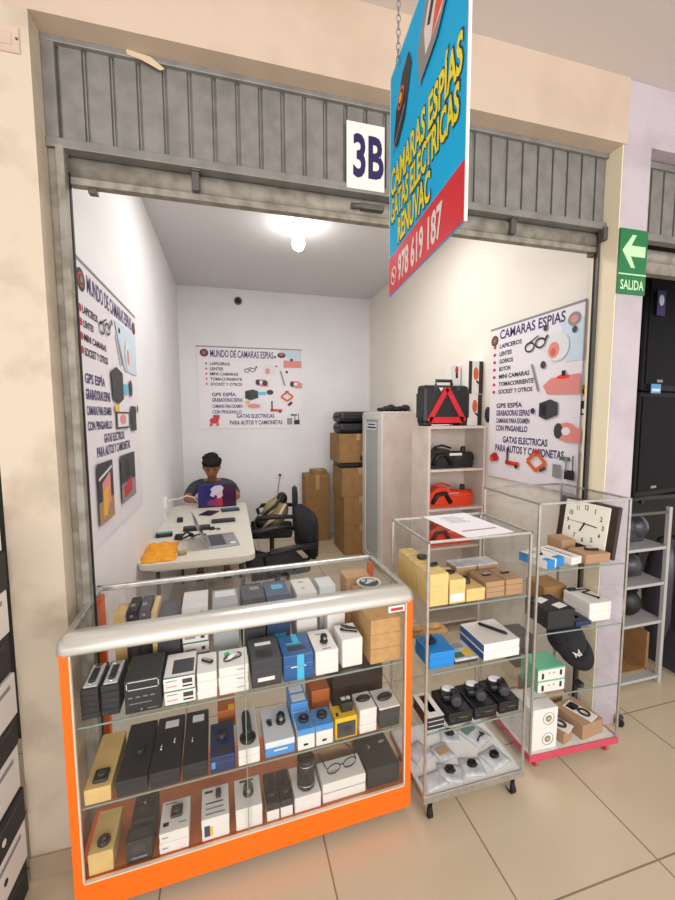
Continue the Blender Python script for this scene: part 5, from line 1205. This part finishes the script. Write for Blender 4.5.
# ------------------------------------------------------------------ neighbours: left stack, right shop
hs_ = [.13, .15, .12, .16, .11, .15, .14, .15, .13, .15]
z = 0; names = ['lowest', 'second from floor', 'third from floor', 'fourth from floor', 'fifth from floor', 'sixth from floor', 'seventh from floor', 'eighth from floor', 'ninth from floor', 'topmost']
for i, h_ in enumerate(hs_):
    blk = i % 2 == 0
    t = thing('equipment_carton', f'{names[i]} {"black" if blk else "white"} carton in the stack left of the stained pillar', 'box', (-.946, 1.28, z), 0, 'cartons stacked at the left edge')
    MB().box(-.21, .21+.004*(i % 3), -.30, .235, 0, h_-.003, .004).build('carton', BLACKM if blk else WCARD, t)
    q = MB()
    for k in range(5): q.lathe([(.011, -.001), (.011, .001)], M=Matrix.Translation((.2105+.004*(i % 3), -.12+.055*k, h_*.42)) @ Euler((0, PI/2, 0)).to_matrix().to_4x4(), seg=10)
    q.build('printed_dots', WCARD if blk else INK, t)
    MB().box(.2095+.004*(i % 3), .2108+.004*(i % 3), -.29, .20, h_*.72, h_*.82).build('printed_line', DGREY if blk else GREYINK, t)
    z += h_
def pa(label, loc, w_, d_, h_):
    t = thing('loudspeaker', label, 'loudspeaker', loc, math.radians(8), 'black loudspeakers in the next shop')
    MB().box(-w_/2, w_/2, -d_/2, d_/2, 0, h_, .02).build('cabinet_shell', mat('speaker_black', '#0A0A0C', .55, spec=.25), t)
    MB().box(-w_/2+.03, w_/2-.03, -d_/2-.008, -d_/2+.004, .05, h_-.04, .004).build('grille', mat('dark_grille', '#0E0D10', .7, spec=.2), t)
    MB().box(-.17, -.10, -d_/2-.011, -d_/2-.006, .07, .09, .001).build('badge', GREYINK, t)
    return t
sp = thing('shelf_stand', 'black stand carrying loudspeakers in the next shop', 'stand', (3.32, 2.56, 0))
MB().box(-.38, .38, -.22, .22, 1.0, 1.03).build('board', BLACK, sp)
for x in (-.36, .36):
    for y in (-.2, .2): MB().box(x-.015, x+.015, y-.015, y+.015, 0, 1.0).build('leg', BLACK, sp)
pa('lower black loudspeaker on the stand in the next shop', (3.29, 2.54, 1.0305), .72, .42, .82)
pa('upper black loudspeaker in the next shop', (3.30, 2.54, 1.8515), .68, .40, .88)
t = thing('price_card', 'purple printed card on the upper black loudspeaker', 'card', (3.12, 2.285, 2.50), math.radians(8)); MB().box(-.05, .05, -.002, .002, -.09, .09).build('card', PURP, t); MB().prism(ell(0, .02, .03, .04), -.003, -.002).build('picture_print', LBLUE, t)
t = thing('price_card', 'small blue card between the two loudspeakers', 'card', (3.12, 2.285, 1.87), math.radians(8)); MB().box(-.06, .06, -.002, .002, -.035, .035).build('card', SKYB, t); MB().box(-.05, .05, -.003, -.002, -.02, .0).build('print_lines', WCARD, t)
RKM = mat('grey_white_rack_paint', '#AFADAC', .45)
rk = thing('metal_rack', 'white metal rack with black goods beside the lilac pillar', 'rack', (2.17, 1.745, 0))
for x in (.02, .385):
    for y in (0, .36): MB().box(x-.012, x+.012, y-.012, y+.012, 0, 1.12, .002).build('post', RKM, rk)
for z in (.03, .39, .635, .86, 1.08):
    MB().box(0, .40, -.006, .37, z, z+.018, .002).build('shelf', RKM if z < 1 else GALVD, rk)
def lump(name, label, x, y, z, sx, sy, sz, mt, cat='goods'):
    t = thing(name, label, cat, (x, y, z)); q = MB()
    random.seed(int((x+z)*1000))
    for k in range(5): q.ball((random.uniform(-.5, .5)*sx, random.uniform(-.4, .4)*sy, sz*.45), sx*.5, sy*.5, sz*random.uniform(.4, .5), 12)
    q.box(-sx*.6, sx*.6, -sy*.5, sy*.5, 0, sz*.4, .01)
    q.build('bag', mt, t); None
    return t
GREYP = mat('dark_grey_plastic_wrap', '#3C3B44', .3)
lump('wrapped_goods', 'dark plastic wrapped goods on the upper rack shelf', 2.42, 1.925, .878, .15, .16, .19, GREYP)
lump('wrapped_goods', 'dark plastic wrapped goods on the middle rack shelf', 2.42, 1.925, .653, .15, .16, .185, GREYP)
lump('wrapped_goods', 'dark bag on the lower rack shelf', 2.42, 1.925, .408, .15, .16, .19, BLACK)
t = thing('shipping_box', 'brown open carton on the bottom rack shelf', 'box', (2.37, 1.95, .0485)); MB().box(-.17, .17, .10, .15, 0, .27).box(-.17, -.15, -.15, .12, 0, .22).box(.15, .17, -.15, .12, 0, .25).box(-.16, .16, -.15, .14, 0, .012).build('carton', BROWNB, t); MB().box(-.025, .025, .098, .1005, .05, .26).build('tape', TAPE, t)
t = thing('caster_wheel', 'small black caster beside the rack foot', 'caster', (1.985, 1.53, 0)); MB().lathe([(.018, -.009), (.022, -.007), (.022, .007), (.018, .009)], M=Matrix.Translation((0, 0, .022)) @ Euler((0, PI/2, .4)).to_matrix().to_4x4(), seg=14).build('wheel', RUB, t); MB().box(-.012, .012, -.012, .012, .044, .06).box(-.014, -.011, -.008, .008, .015, .05).build('fork', DGREY, t)
lump('wrapped_goods', 'black wrapped equipment piled on the right edge of the frame', 2.87, 1.85, 0, .22, .24, 1.02, GREYP)
